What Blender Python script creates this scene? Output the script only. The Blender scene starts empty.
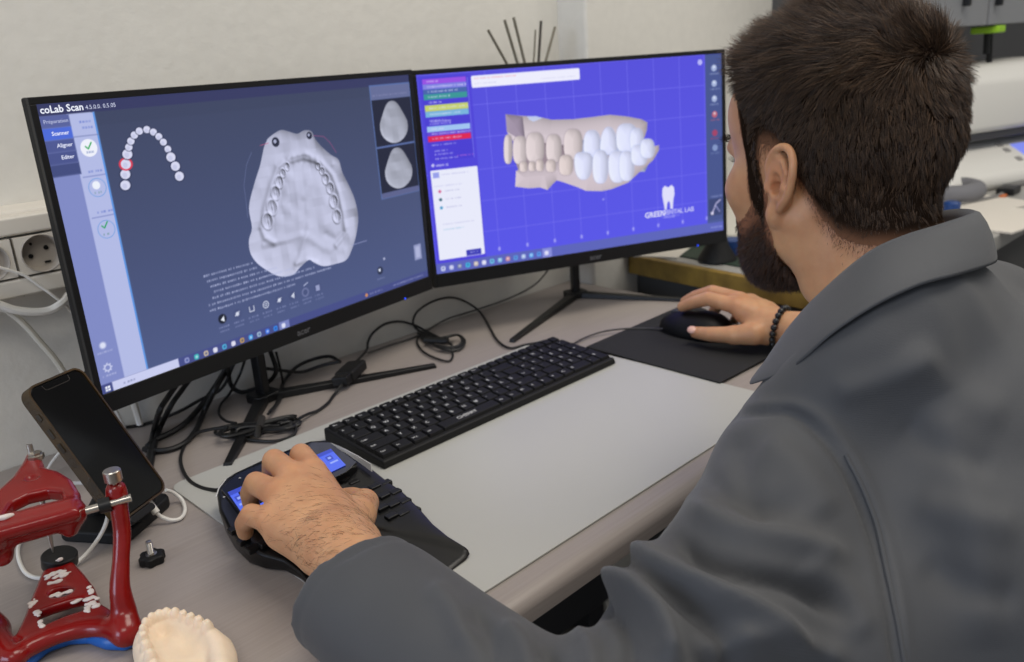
import bpy, bmesh, math, random
import numpy as np
from mathutils import Vector, Matrix
random.seed(7); rng = np.random.RandomState(7)
SC = bpy.context.scene
COL = SC.collection
TZ = 0.75                      # height of the desk top above the floor; everything below is written with the desk top at z = 0

# ------------------------------------------------------------------ camera
FPX = 842.29
CR = np.array([0.70494, -0.70638, -0.0637]); CU = np.array([0.2612, 0.1751, 0.9493]); CF = np.array([0.6593, 0.6858, -0.3072])
CR /= np.linalg.norm(CR); CF -= CR*(CF@CR); CF /= np.linalg.norm(CF); CU = np.cross(CR, CF)
CPOS = np.array([0, 0, 0.424])
cam_d = bpy.data.cameras.new('camera'); cam = bpy.data.objects.new('camera', cam_d); COL.objects.link(cam)
cam_d.sensor_width = 36; cam_d.lens = FPX/1024*36; cam_d.clip_start = 0.02
cam.matrix_world = Matrix(((CR[0], CU[0], -CF[0], 0), (CR[1], CU[1], -CF[1], 0), (CR[2], CU[2], -CF[2], CPOS[2]+TZ), (0, 0, 0, 1)))
cam_d.dof.use_dof = True; cam_d.dof.focus_distance = 0.74; cam_d.dof.aperture_fstop = 7.1
SC.camera = cam

# ------------------------------------------------------------------ world, lights, exposure
SC.view_settings.view_transform = 'Standard'; SC.view_settings.look = 'None'
SC.view_settings.gamma = 1; SC.view_settings.use_curve_mapping = False; SC.view_settings.exposure = 0.0
def lin(c):
    c = np.array(c[:3], float)/255
    c = np.where(c <= 0.04045, c/12.92, ((c+0.055)/1.055)**2.4)
    return (float(c[0]), float(c[1]), float(c[2]), 1.0)
W = bpy.data.worlds.new('room_ambience'); SC.world = W; W.use_nodes = True
W.node_tree.nodes['Background'].inputs[0].default_value = (0.93, 0.96, 1.0, 1)
W.node_tree.nodes['Background'].inputs[1].default_value = 0.34
def area(name, loc, target, sx, sy, power, color):
    d = bpy.data.lights.new(name, 'AREA'); d.shape = 'RECTANGLE'; d.size = sx; d.size_y = sy; d.energy = power; d.color = color
    o = bpy.data.objects.new(name, d); COL.objects.link(o)
    o.location = Vector(loc)+Vector((0, 0, TZ)); o.rotation_euler = (Vector(target)-Vector(loc)).to_track_quat('-Z', 'Y').to_euler()
    return o
area('ceiling_light', (1.0, 0.10, 1.85), (1.0, 0.25, 0), 1.3, 0.7, 21, (1.0, 0.93, 0.82))
area('ceiling_light', (2.7, -0.5, 1.85), (2.7, -0.5, 0), 1.2, 0.6, 18, (1.0, 0.94, 0.85))
area('ceiling_light', (-0.8, -0.6, 1.85), (-0.4, 0.2, 0), 1.2, 0.6, 13, (1.0, 0.95, 0.88))
area('window_daylight', (-2.6, 0.3, 0.9), (1.2, 0.9, 0.4), 1.2, 1.2, 32, (0.62, 0.75, 1.0))

# ------------------------------------------------------------------ coordinates read off the photograph
def ray(px, py): return CF+CR*(px-512)/FPX-CU*(py-331)/FPX
def onz(px, py, z=0.0):
    d = ray(px, py); return Vector(CPOS+d*((z-CPOS[2])/d[2]))
def ony(px, py, y):
    d = ray(px, py); return Vector(CPOS+d*(y/d[1]))
def dep(px, py, t): return Vector(CPOS+ray(px, py)*t)

# ------------------------------------------------------------------ materials
MATS = {}
def mat(name, rgb, rough=0.5, metal=0.0, noise=0.0, nscale=60.0, bump=0.0, bscale=200.0, spec=0.5, coat=0.0, emit=None, stretch=None, sub=0.0, trans=0.0, sheen=0.0, rgb2=None):
    if name in MATS: return MATS[name]
    m = bpy.data.materials.new(name); m.use_nodes = True; N = m.node_tree.nodes; L = m.node_tree.links; b = N['Principled BSDF']
    c = lin(rgb); b.inputs['Base Color'].default_value = c; b.inputs['Roughness'].default_value = rough; b.inputs['Metallic'].default_value = metal
    b.inputs['Specular IOR Level'].default_value = spec; b.inputs['Coat Weight'].default_value = coat
    if sheen: b.inputs['Sheen Weight'].default_value = sheen
    if sub:
        b.inputs['Subsurface Weight'].default_value = sub; b.inputs['Subsurface Radius'].default_value = (1, .35, .2); b.inputs['Subsurface Scale'].default_value = 0.006
    if trans: b.inputs['Transmission Weight'].default_value = trans
    if emit is not None:
        b.inputs['Emission Color'].default_value = lin(emit[:3]); b.inputs['Emission Strength'].default_value = emit[3]
    tc = N.new('ShaderNodeTexCoord'); src = tc.outputs['Object']
    if stretch:
        mp = N.new('ShaderNodeMapping'); mp.inputs['Scale'].default_value = stretch; L.new(src, mp.inputs['Vector']); src = mp.outputs[0]
    if noise or rgb2:
        t = N.new('ShaderNodeTexNoise'); t.inputs['Scale'].default_value = nscale; t.inputs['Detail'].default_value = 6; L.new(src, t.inputs['Vector'])
        r = N.new('ShaderNodeValToRGB'); L.new(t.outputs['Fac'], r.inputs['Fac'])
        r.color_ramp.elements[0].position = 0.3; r.color_ramp.elements[1].position = 0.7
        c2 = lin(rgb2) if rgb2 else tuple(min(1, x*(1+noise)) for x in c[:3])+(1,)
        c1 = c if rgb2 else tuple(x*(1-noise) for x in c[:3])+(1,)
        r.color_ramp.elements[0].color = c1; r.color_ramp.elements[1].color = c2; L.new(r.outputs[0], b.inputs['Base Color'])
    if bump:
        t = N.new('ShaderNodeTexNoise'); t.inputs['Scale'].default_value = bscale; t.inputs['Detail'].default_value = 4; L.new(src, t.inputs['Vector'])
        bp = N.new('ShaderNodeBump'); bp.inputs['Strength'].default_value = bump; bp.inputs['Distance'].default_value = 0.001; L.new(t.outputs['Fac'], bp.inputs['Height']); L.new(bp.outputs[0], b.inputs['Normal'])
    MATS[name] = m; return m
M_wall = mat('painted_plaster', (216, 213, 205), 0.85, noise=0.025, nscale=45, bump=.75, bscale=70)
M_desk = mat('grey_woodgrain_laminate', (152, 143, 138), 0.42, noise=0.07, nscale=22, stretch=(0.35, 14, 14), bump=0.15, bscale=40)
M_black = mat('black_plastic', (17, 17, 18), 0.42, spec=0.4)
M_matte = mat('matte_black_plastic', (15, 15, 16), 0.62, bump=0.2, bscale=900, spec=0.35)
M_gloss = mat('glossy_black_plastic', (10, 10, 12), 0.12, coat=0.4)
M_cable = mat('black_cable_rubber', (14, 14, 15), 0.5)
M_wcable = mat('white_cable_rubber', (222, 219, 212), 0.45)
M_steel = mat('brushed_steel', (185, 180, 172), 0.28, metal=1.0)
M_white = mat('white_plastic', (208, 204, 196), 0.45)
M_print = mat('white_key_print', (190, 190, 190), 0.6)

# ------------------------------------------------------------------ mesh helpers
class MB:
    def __init__(s): s.v = []; s.f = []; s.m = []; s.n = 0; s.xf = None
    def add(s, vs, fs, mi=0):
        if s.xf is not None: vs = [tuple(s.xf @ Vector(p)) for p in vs]
        s.v += [tuple(p) for p in vs]; s.f += [tuple(i+s.n for i in f) for f in fs]; s.m += [mi]*len(fs); s.n += len(vs); return s
    def box(s, a, b, mi=0):
        x0, y0, z0 = a; x1, y1, z1 = b
        return s.add([(x0,y0,z0),(x1,y0,z0),(x1,y1,z0),(x0,y1,z0),(x0,y0,z1),(x1,y0,z1),(x1,y1,z1),(x0,y1,z1)], [(0,3,2,1),(4,5,6,7),(0,1,5,4),(1,2,6,5),(2,3,7,6),(3,0,4,7)], mi)
    def prism(s, poly, z0, z1, mi=0, top=None):
        n = len(poly); top = top or poly
        vs = [(p[0], p[1], z0 if len(p) < 3 else p[2]) for p in poly]+[(p[0], p[1], z1 if len(p) < 3 else p[2]) for p in top]
        return s.add(vs, [tuple(range(n-1, -1, -1)), tuple(range(n, 2*n))]+[(i, (i+1) % n, n+(i+1) % n, n+i) for i in range(n)], mi)
    def tube(s, pts, r, seg=10, mi=0, closed=False):
        P = [Vector(p) for p in pts]; n = len(P); rr = r if isinstance(r, (list, tuple, np.ndarray)) else [r]*n
        t0 = (P[1]-P[0]).normalized(); a = t0.orthogonal().normalized(); vs = []
        for i in range(n):
            if closed: t = (P[(i+1) % n]-P[i-1]).normalized()
            else: t = (P[min(i+1, n-1)]-P[max(i-1, 0)]).normalized()
            a = (a-t*a.dot(t)); a = a.normalized() if a.length > 1e-9 else t.orthogonal().normalized()
            b = t.cross(a)
            for k in range(seg):
                w = 2*math.pi*k/seg; vs.append(tuple(P[i]+(a*math.cos(w)+b*math.sin(w))*rr[i]))
        fs = [(i*seg+k, i*seg+(k+1) % seg, (i+1)*seg+(k+1) % seg, (i+1)*seg+k) for i in range(n-1) for k in range(seg)]
        if closed: fs += [((n-1)*seg+k, (n-1)*seg+(k+1) % seg, (k+1) % seg, k) for k in range(seg)]
        else: fs += [tuple(range(seg-1, -1, -1)), tuple((n-1)*seg+k for k in range(seg))]
        return s.add(vs, fs, mi)
    def lathe(s, prof, seg=32, mi=0, c=(0, 0, 0), axis=None, cap=True):
        M = Matrix.Translation(Vector(c))
        if axis is not None: M = M @ Vector((0, 0, 1)).rotation_difference(Vector(axis)).to_matrix().to_4x4()
        vs = []
        for r, z in prof:
            for k in range(seg):
                w = 2*math.pi*k/seg; vs.append(tuple(M @ Vector((r*math.cos(w), r*math.sin(w), z))))
        n = len(prof)
        fs = [(i*seg+k, i*seg+(k+1) % seg, (i+1)*seg+(k+1) % seg, (i+1)*seg+k) for i in range(n-1) for k in range(seg)]
        if prof[0][0] > 1e-6: fs.append(tuple(range(seg-1, -1, -1)))
        if cap and prof[-1][0] > 1e-6: fs.append(tuple((n-1)*seg+k for k in range(seg)))
        return s.add(vs, fs, mi)
    def ball(s, c, r, seg=16, mi=0):
        rx = r if isinstance(r, tuple) else (r, r, r); n = seg//2; vs = []
        for i in range(n+1):
            a = math.pi*i/n
            for k in range(seg):
                w = 2*math.pi*k/seg; vs.append((c[0]+rx[0]*math.sin(a)*math.cos(w), c[1]+rx[1]*math.sin(a)*math.sin(w), c[2]-rx[2]*math.cos(a)))
        return s.add(vs, [(i*seg+k, i*seg+(k+1) % seg, (i+1)*seg+(k+1) % seg, (i+1)*seg+k) for i in range(n) for k in range(seg)], mi)
def text_mesh(txt, size, bold=False, extrude=0.0):
    cu = bpy.data.curves.new('t', 'FONT'); cu.body = txt; cu.size = size; cu.extrude = extrude; cu.resolution_u = 2; cu.align_x = 'LEFT'
    if bold: cu.offset = size*0.02
    o = bpy.data.objects.new('t', cu); COL.objects.link(o); bpy.context.view_layer.update()
    dg = bpy.context.evaluated_depsgraph_get(); me = bpy.data.meshes.new_from_object(o.evaluated_get(dg))
    vs = [tuple(v.co) for v in me.vertices]; fs = [tuple(p.vertices) for p in me.polygons]
    bpy.data.objects.remove(o); bpy.data.curves.remove(cu); bpy.data.meshes.remove(me); return vs, fs
TOP = []
def _org(parent):
    o = Vector((0, 0, 0))
    while parent is not None: o += parent.location; parent = parent.parent
    return o
def obj(name, mb, mats, parent=None, loc=None, smooth=False, bevel=0, bseg=2, sub=0, angle=35, kind=None, solid=0):
    """link the collected geometry as ONE mesh object; vertices are given in desk coordinates"""
    me = bpy.data.meshes.new(name)
    base = _org(parent); l = Vector(loc) if loc is not None else (base if parent is not None else None)
    if l is None:
        a = np.array(mb.v); l = Vector(((a[:, 0].min()+a[:, 0].max())/2, (a[:, 1].min()+a[:, 1].max())/2, a[:, 2].min()))
    me.from_pydata([(p[0]-l.x, p[1]-l.y, p[2]-l.z) for p in mb.v], [], mb.f); me.validate(clean_customdata=False)
    for m in (mats if isinstance(mats, (list, tuple)) else [mats]): me.materials.append(m)
    if len(me.polygons) == len(mb.m): me.polygons.foreach_set('material_index', mb.m)
    bm = bmesh.new(); bm.from_mesh(me); bmesh.ops.recalc_face_normals(bm, faces=bm.faces)
    if smooth:
        for f in bm.faces: f.smooth = True
        for e in bm.edges:
            if len(e.link_faces) == 2 and e.calc_face_angle(0) > math.radians(angle): e.smooth = False
    bm.to_mesh(me); bm.free()
    o = bpy.data.objects.new(name, me); COL.objects.link(o); o.location = l-base; o.parent = parent
    if solid: q = o.modifiers.new('t', 'SOLIDIFY'); q.thickness = solid; q.offset = 0
    if bevel: q = o.modifiers.new('b', 'BEVEL'); q.width = bevel; q.segments = bseg; q.limit_method = 'ANGLE'; q.angle_limit = math.radians(30)
    if sub: q = o.modifiers.new('s', 'SUBSURF'); q.levels = sub; q.render_levels = sub
    if bevel or sub:
        for f in o.data.polygons: f.use_smooth = True
        if bevel and not smooth: q.harden_normals = True if not sub else False
    if parent is None: TOP.append(o)
    if kind: o['kind'] = kind
    return o
def tag(o, label, cat, group=None):
    o['label'] = label; o['category'] = cat
    if group: o['group'] = group
    return o
def thing(name, label, cat, loc, group=None):
    o = bpy.data.objects.new(name, None); COL.objects.link(o); o.location = Vector(loc); o.empty_display_size = 0.02; TOP.append(o)
    return tag(o, label, cat, group)
def dup(root, loc=None, label=None):
    r = root.copy(); COL.objects.link(r); TOP.append(r)
    if loc is not None: r.location = loc
    if label: r['label'] = label
    for ch in list(root.children):
        q = ch.copy(); COL.objects.link(q); q.parent = r
        for g in list(ch.children):
            h = g.copy(); COL.objects.link(h); h.parent = q
    return r
def frame(o, ex, ez):
    ex = Vector(ex).normalized(); ez = Vector(ez); ez = (ez-ex*ez.dot(ex)).normalized(); ey = ez.cross(ex)
    return Matrix(((ex.x, ey.x, ez.x, o[0]), (ex.y, ey.y, ez.y, o[1]), (ex.z, ey.z, ez.z, o[2]), (0, 0, 0, 1)))
def spline(pts, n=8):
    P = [Vector(p) for p in pts]; P = [P[0]*2-P[1]]+P+[P[-1]*2-P[-2]]; out = []
    for i in range(1, len(P)-2):
        for k in range(n):
            t = k/n; a, b, c, d = P[i-1], P[i], P[i+1], P[i+2]
            out.append(0.5*((2*b)+(c-a)*t+(2*a-5*b+4*c-d)*t*t+(3*b-a-3*c+d)*t**3))
    out.append(P[-2]); return out
def rrect(x0, y0, x1, y1, r, n=5):
    o = []
    for cx, cy, a0 in ((x1-r, y0+r, -90), (x1-r, y1-r, 0), (x0+r, y1-r, 90), (x0+r, y0+r, 180)):
        for k in range(n+1):
            a = math.radians(a0+90*k/n); o.append((cx+r*math.cos(a), cy+r*math.sin(a)))
    return o

# ------------------------------------------------------------------ signed-distance modelling (smooth organic surfaces)
class SDF:
    def __init__(s, lo, hi, h):
        s.lo = np.array(lo, float); s.h = h; s.n = np.ceil((np.array(hi)-s.lo)/h).astype(int)+1
        s.F = np.full(s.n, 0.05, np.float32)
    def grid(s, lo, hi):
        i0 = np.clip(np.floor((np.array(lo)-s.lo)/s.h).astype(int), 0, s.n); i1 = np.clip(np.ceil((np.array(hi)-s.lo)/s.h).astype(int)+1, 0, s.n)
        if np.any(i1 <= i0): return None
        ax = [(s.lo[k]+s.h*np.arange(i0[k], i1[k])).astype(np.float32) for k in range(3)]
        return tuple(slice(i0[k], i1[k]) for k in range(3)), ax[0][:, None, None], ax[1][None, :, None], ax[2][None, None, :]
    def _put(s, g, d, k, op):
        F = s.F[g]
        if op == '+':
            if k > 0: h = np.maximum(k-np.abs(F-d), 0)/k; s.F[g] = np.minimum(F, d)-h*h*k*0.25
            else: s.F[g] = np.minimum(F, d)
        else:
            d = -d
            if k > 0: h = np.maximum(k-np.abs(F-d), 0)/k; s.F[g] = np.maximum(F, d)+h*h*k*0.25
            else: s.F[g] = np.maximum(F, d)
    def cone(s, a, b, ra, rb, k=0.01, op='+'):
        a = np.array(a, float); b = np.array(b, float); m = max(ra, rb)+k+0.012
        g = s.grid(np.minimum(a, b)-m, np.maximum(a, b)+m)
        if g is None: return s
        S, X, Y, Z = g; d = b-a; L = max(d@d, 1e-12)
        t = np.clip(((X-a[0])*d[0]+(Y-a[1])*d[1]+(Z-a[2])*d[2])/L, 0, 1)
        q = np.sqrt((X-a[0]-t*d[0])**2+(Y-a[1]-t*d[1])**2+(Z-a[2]-t*d[2])**2)-(ra+(rb-ra)*t)
        s._put(S, q, k, op); return s
    def chain(s, pts, rs, k=0.01, op='+'):
        """one tapering limb through all points, merged in a single smooth union"""
        if not isinstance(rs, (list, tuple)): rs = [rs]*len(pts)
        A = np.array([list(q) for q in pts], float); m = max(rs)+k+0.012; g = s.grid(A.min(0)-m, A.max(0)+m)
        if g is None: return s
        S, X, Y, Z = g; D = None
        for i in range(len(A)-1):
            a = A[i]; d = A[i+1]-a; L = max(d@d, 1e-12); t = np.clip(((X-a[0])*d[0]+(Y-a[1])*d[1]+(Z-a[2])*d[2])/L, 0, 1)
            q = np.sqrt((X-a[0]-t*d[0])**2+(Y-a[1]-t*d[1])**2+(Z-a[2]-t*d[2])**2)-(rs[i]+(rs[i+1]-rs[i])*t); D = q if D is None else np.minimum(D, q)
        s._put(S, D, k, op); return s
    def plate(s, poly, z0, z1, r=0.003, k=0.003, op='+'):
        """flat plate with rounded edges from a polygon outline"""
        A = np.array([[q[0], q[1]] for q in poly]); m = r+k+0.01; g = s.grid([A[:,0].min()-m, A[:,1].min()-m, z0-m], [A[:,0].max()+m, A[:,1].max()+m, z1+m]); S, X, Y, Z = g
        x = X[:, :, 0]+0*Y[:, :, 0]; y = Y[:, :, 0]+0*X[:, :, 0]; D = np.full(x.shape, 1e9); ins = np.zeros(x.shape, bool)
        for i in range(len(A)):
            a, b = A[i], A[(i+1) % len(A)]; d = b-a; t = np.clip(((x-a[0])*d[0]+(y-a[1])*d[1])/max(d@d, 1e-12), 0, 1); D = np.minimum(D, np.hypot(x-a[0]-t*d[0], y-a[1]-t*d[1]))
            if a[1] != b[1]: ins ^= ((a[1] > y) != (b[1] > y)) & (x < d[0]*(y-a[1])/d[1]+a[0])
        D = np.where(ins, -D, D)[:, :, None]+r; dz = np.abs(Z-(z0+z1)/2)-(z1-z0)/2+r
        q = np.sqrt(np.maximum(D, 0)**2+np.maximum(dz, 0)**2)+np.minimum(np.maximum(D, dz), 0)-r; s._put(S, q.astype(np.float32), k, op); return s
    def ell(s, c, r, k=0.01, rot=None, op='+'):
        c = np.array(c, float); r = np.array(r, float); m = max(r)+k+0.012
        g = s.grid(c-m, c+m)
        if g is None: return s
        S, X, Y, Z = g; x, y, z = X-c[0], Y-c[1], Z-c[2]
        if rot is not None:
            A = np.array(rot)[:3, :3]; x, y, z = A[0,0]*x+A[1,0]*y+A[2,0]*z, A[0,1]*x+A[1,1]*y+A[2,1]*z, A[0,2]*x+A[1,2]*y+A[2,2]*z
        k0 = np.sqrt((x/r[0])**2+(y/r[1])**2+(z/r[2])**2); k1 = np.sqrt((x/r[0]**2)**2+(y/r[1]**2)**2+(z/r[2]**2)**2)+1e-9
        s._put(S, k0*(k0-1)/k1, k, op); return s
    def mesh(s):
        F = s.F; B = F < 0; n = F.shape
        c = [B[dx:n[0]-1+dx, dy:n[1]-1+dy, dz:n[2]-1+dz] for dx in (0,1) for dy in (0,1) for dz in (0,1)]
        anyi = c[0].copy(); alli = c[0].copy()
        for q in c[1:]: anyi |= q; alli &= q
        act = anyi & ~alli; I = np.argwhere(act); idx = np.full(act.shape, -1, np.int64); idx[act] = np.arange(len(I))
        acc = np.zeros((len(I), 3)); cnt = np.zeros(len(I))
        for ax in range(3):
            o1, o2 = [q for q in range(3) if q != ax]
            for u in (0, 1):
                for v in (0, 1):
                    A = I.copy(); A[:, o1] += u; A[:, o2] += v; C = A.copy(); C[:, ax] += 1
                    fa = F[A[:,0], A[:,1], A[:,2]].astype(float); fb = F[C[:,0], C[:,1], C[:,2]].astype(float)
                    w = (fa < 0) != (fb < 0); t = np.where(w, fa/np.where(w, fa-fb, 1), 0)
                    p = A.astype(float); p[:, ax] += t; acc[w] += p[w]; cnt[w] += 1
        V = s.lo+s.h*acc/cnt[:, None]; Q = []
        for ax in range(3):
            o1, o2 = [(1, 2), (2, 0), (0, 1)][ax]
            sl0 = [slice(None)]*3; sl1 = [slice(None)]*3; sl0[ax] = slice(0, n[ax]-1); sl1[ax] = slice(1, n[ax])
            a = B[tuple(sl0)]; b = B[tuple(sl1)]; E = np.argwhere(a != b)
            E = E[(E[:, o1] > 0) & (E[:, o2] > 0) & (E[:, o1] < n[o1]-1) & (E[:, o2] < n[o2]-1)]
            if not len(E): continue
            ins = a[E[:,0], E[:,1], E[:,2]]
            def cell(d1, d2):
                C = E.copy(); C[:, o1] -= d1; C[:, o2] -= d2; return idx[C[:,0], C[:,1], C[:,2]]
            q = np.stack([cell(1, 1), cell(0, 1), cell(0, 0), cell(1, 0)], 1); q[~ins] = q[~ins][:, ::-1]; Q.append(q)
        return V, np.concatenate(Q)
def vnormals(V, Q):
    n = np.zeros_like(V); a = V[Q[:,2]]-V[Q[:,0]]; b = V[Q[:,3]]-V[Q[:,1]]; fn = np.cross(a, b)
    for k in range(4): np.add.at(n, Q[:, k], fn)
    return n/(np.linalg.norm(n, axis=1)[:, None]+1e-12)
def smooth_mesh(V, Q, it=1, f=0.5):
    for _ in range(it):
        A = np.zeros_like(V); c = np.zeros(len(V))
        for k in range(4):
            a, b = Q[:, k], Q[:, (k+1) % 4]; np.add.at(A, a, V[b]); np.add.at(c, a, 1)
        V = V+f*(A/np.maximum(c, 1)[:, None]-V)
    return V
def npobj(name, V, Q, mats, parent=None, loc=None, smooth=True, color=None, midx=None):
    """numpy vertices + quads/tris -> one mesh object"""
    me = bpy.data.meshes.new(name); base = _org(parent)
    l = Vector(loc) if loc is not None else (base if parent is not None else Vector(((V[:,0].min()+V[:,0].max())/2, (V[:,1].min()+V[:,1].max())/2, V[:,2].min())))
    V = V-np.array(l); nc = Q.shape[1]
    me.vertices.add(len(V)); me.vertices.foreach_set('co', V.astype(np.float32).ravel())
    me.loops.add(Q.size); me.loops.foreach_set('vertex_index', Q.astype(np.int32).ravel())
    me.polygons.add(len(Q)); me.polygons.foreach_set('loop_start', np.arange(0, Q.size, nc, dtype=np.int32))
    me.polygons.foreach_set('use_smooth', np.full(len(Q), smooth))
    for m in (mats if isinstance(mats, (list, tuple)) else [mats]): me.materials.append(m)
    if midx is not None: me.polygons.foreach_set('material_index', midx.astype(np.int32))
    if color is not None:
        a = me.color_attributes.new('tint', 'FLOAT_COLOR', 'POINT'); a.data.foreach_set('color', np.concatenate([color, np.ones((len(V), 1))], 1).astype(np.float32).ravel())
    me.update(); o = bpy.data.objects.new(name, me); COL.objects.link(o); o.location = l-base; o.parent = parent
    if parent is None: TOP.append(o)
    return o

# ================================================================== THE SETTING
def struct(name, mb, m, **k): return obj(name, mb, m, kind='structure', **k)
WX = 1.205; WY = 1.08; WC = 1.015
struct('wall_back', MB().box((-3.0, WY, -0.75), (WX, WY+0.12, 1.9)), M_wall)
m = MB(); m.prism([(WX, WY+0.12), (WX, WC), (5.2, WC), (5.2, WC+0.12), (WX+0.12, WY+0.12)], -0.75, 1.9); struct('wall_right', m, M_wall, bevel=0.007, bseg=3)
struct('floor', MB().box((-3.0, -3.0, -0.80), (5.2, WY+0.12, -0.75)), mat('dark_grey_floor', (88, 84, 80), 0.6, noise=0.08, nscale=30))
struct('wall_far', MB().box((5.2, -3.0, -0.75), (5.32, WC+0.12, 1.9)), M_wall)

# ------------------------------------------------------------------ desk
desk = thing('desk', 'long grey woodgrain laminate desk with a rounded front edge against the wall', 'desk', (0.35, 0.75, -0.75))
YF = 0.428; prof = [(WY-0.002, 0), (YF+0.016, 0)]
for k in range(1, 8):
    a = math.pi/2*k/7; prof.append((YF+0.014-0.014*math.sin(a), -0.012+0.012*math.cos(a)))
prof += [(YF, -0.024), (YF+0.005, -0.028), (WY-0.002, -0.028)]
m = MB(); n = len(prof); m.add([(-1.1, y, z) for y, z in prof]+[(WX-0.002, y, z) for y, z in prof], [tuple(range(n)), tuple(range(2*n-1, n-1, -1))]+[(i, (i+1) % n, n+(i+1) % n, n+i) for i in range(n)])
obj('desktop', m, M_desk, desk, smooth=True, angle=40)
M_frame = mat('dark_grey_powder_coat', (52, 52, 54), 0.5)
obj('front_rail', MB().box((-1.05, YF+0.05, -0.075), (WX-0.04, YF+0.08, -0.028)), M_frame, desk, bevel=0.002)
for x in (-1.03, 1.13):
    for y in (0.50, 1.0): obj('leg', MB().box((x, y, -0.75), (x+0.05, y+0.05, -0.028)), M_frame, desk, bevel=0.003)
# grey-white desk mat on the desk
mm = [onz(479, 600, 0.002), onz(752, 391, 0.002)]
xl, yb, yf = 0.300, 0.872, 0.461; xr = 0.905
a0 = onz(191, 482, .002); 
o = obj('desk_mat', MB().prism([tuple(v) for v in rrect(xl, yf, xr, yb, 0.016)], 0.0002, 0.0024), mat('matte_grey_vinyl', (178, 178, 173), 0.38, noise=0.01, nscale=5, bump=0.1, bscale=500), bevel=0.0007)
tag(o, 'large pale grey rectangular desk mat lying under the keyboard', 'desk mat')
# mousepad
P = [(0.893, 0.575), (0.912, 0.552), (1.028, 0.552), (1.150, 0.787), (0.955, 0.80), (0.913, 0.765)]
P = [tuple(onz(*q, 0.0025))[:2] for q in ((586, 348), (720, 384), (790, 347), (700, 308), (676, 309))]
o = obj('mouse_pad', MB().prism(P, 0.0026, 0.0050), mat('black_fabric_pad', (26, 26, 27), 0.85, bump=0.5, bscale=1500), bevel=0.0008)
tag(o, 'black cloth mouse pad under the mouse, right of the keyboard', 'mouse pad')

# ------------------------------------------------------------------ wall socket trunking
tr = thing('socket_trunking', 'grey white wall trunking with sockets left of the monitors', 'socket trunking', (-0.1, WY-0.02, 0.19))
zt, z1, z0b = ony(0, 222, WY-.045).z+.004, 0.232, ony(0, 301, WY-.048).z; yt = WY-0.042
x_end = 0.55
M_tr = mat('trunking_plastic', (212, 206, 195), 0.5)
m = MB(); m.add([(x, y, z) for x in (-1.2, x_end) for y, z in ((WY, zt+0.008), (yt+0.014, zt+0.004), (yt+0.011, zt-0.004), (yt+0.010, z0b+0.004), (yt+0.012, z0b), (WY, z0b-0.003))],
   [tuple(range(5, -1, -1)), tuple(range(6, 12))]+[(i, (i+1) % 6, 6+(i+1) % 6, 6+i) for i in range(6)])
obj('body', m, M_tr, tr, bevel=0.002)
zpt = ony(0, 239, WY-.052).z; zpb = ony(0, 282.5, WY-.052).z; PZC = (zpt+zpb)/2; PZH = zpt-zpb
def plate(x0, x1, parent, sock=True):
    w = x1-x0; zc = PZC; zh = PZH
    mb = MB(); yy = yt-0.006
    # face plate with a round hole: ring of quads between square and circle
    K = 32; R0 = 0.0198; cx = (x0+x1)/2; cz = zc
    if sock:
        sq = []; ci = []
        for k in range(K):
            a = 2*math.pi*k/K+math.pi/4; c, s = math.cos(a), math.sin(a); q = max(abs(c), abs(s))
            sq.append((cx+c/q*(w/2-0.0006), yy-0.004, cz+s/q*(zh/2-0.002))); ci.append((cx+R0*c, yy-0.004, cz+R0*s))
        ou = [(p[0], yy+0.004, p[2]) for p in sq]; mb.add(sq+ci+ou, [(k, (k+1) % K, K+(k+1) % K, K+k) for k in range(K)]+[(k, 2*K+k, 2*K+(k+1) % K, (k+1) % K) for k in range(K)])
        pr = obj('socket_plate', mb, M_tr, parent, smooth=True)
        mb = MB(); mb.lathe([(0.0, -0.0135), (0.0178, -0.0135), (0.0181, -0.0133), (0.0198, 0.0), (0.0208, 0.0010), (0.0213, 0.0), (0.0211, -0.002)], 40, c=(cx, yy-0.004, cz), axis=(0, -1, 0), cap=False)
        obj('socket_well', mb, mat('socket_well_plastic', (168, 160, 150), 0.5), pr, smooth=True)
        mb = MB()
        for dx in (-0.0095, 0.0095): mb.lathe([(0.0026, 0), (0.0026, 0.0010), (0, 0.0010)], 14, c=(cx+dx*0.9, yy+0.0090, cz+dx*0.35), axis=(0, -1, 0))
        mb.lathe([(0.0016, 0), (0.0016, 0.0006), (0, 0.0006)], 12, c=(cx-0.006, yy+0.0090, cz+0.010), axis=(0, -1, 0))
        mb.box((cx+0.004, yy+0.0080, cz-0.0135), (cx+0.0105, yy+0.0090, cz-0.0115))
        obj('pin_holes', mb, M_black, pr)
    else:
        obj('cover_plate', MB().box((x0+0.0006, yy-0.004, zc-zh/2+0.002), (x1-0.0006, yy+0.004, zc+zh/2-0.002)), M_tr, parent, bevel=0.001)
obj('upper_cover', MB().box((-1.2, yt-.009, zpt+.0006), (x_end, yt+.013, zt)), M_tr, tr, bevel=.003); obj('lower_cover', MB().box((-1.2, yt-.009, z0b), (x_end, yt+.013, zpb-.0006)), M_tr, tr, bevel=.003)
xs = ony(13.5, 250, yt-0.01).x
plate(xs+0.001, xs+0.053, tr); plate(xs-0.053, xs-0.001, tr)
plate(xs+0.055, xs+0.107, tr, False)
for x in (xs-0.054, xs, xs+0.054, xs+0.108): obj('cover_joint', MB().box((x-0.0004, yt-0.0072, z0b), (x+0.0004, yt-0.004, PZC-PZH/2)), mat('joint_dark_grey', (96, 88, 78), 0.7), tr)  # thin dark grey strips at the cover joints
obj('added_dark_panel', MB().box((-1.0, .93, -.62), (WX-.08, .948, -.028)), M_frame, desk, bevel=.002)  # dark panel added to hide the bright wall and keep the underside dark

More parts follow.
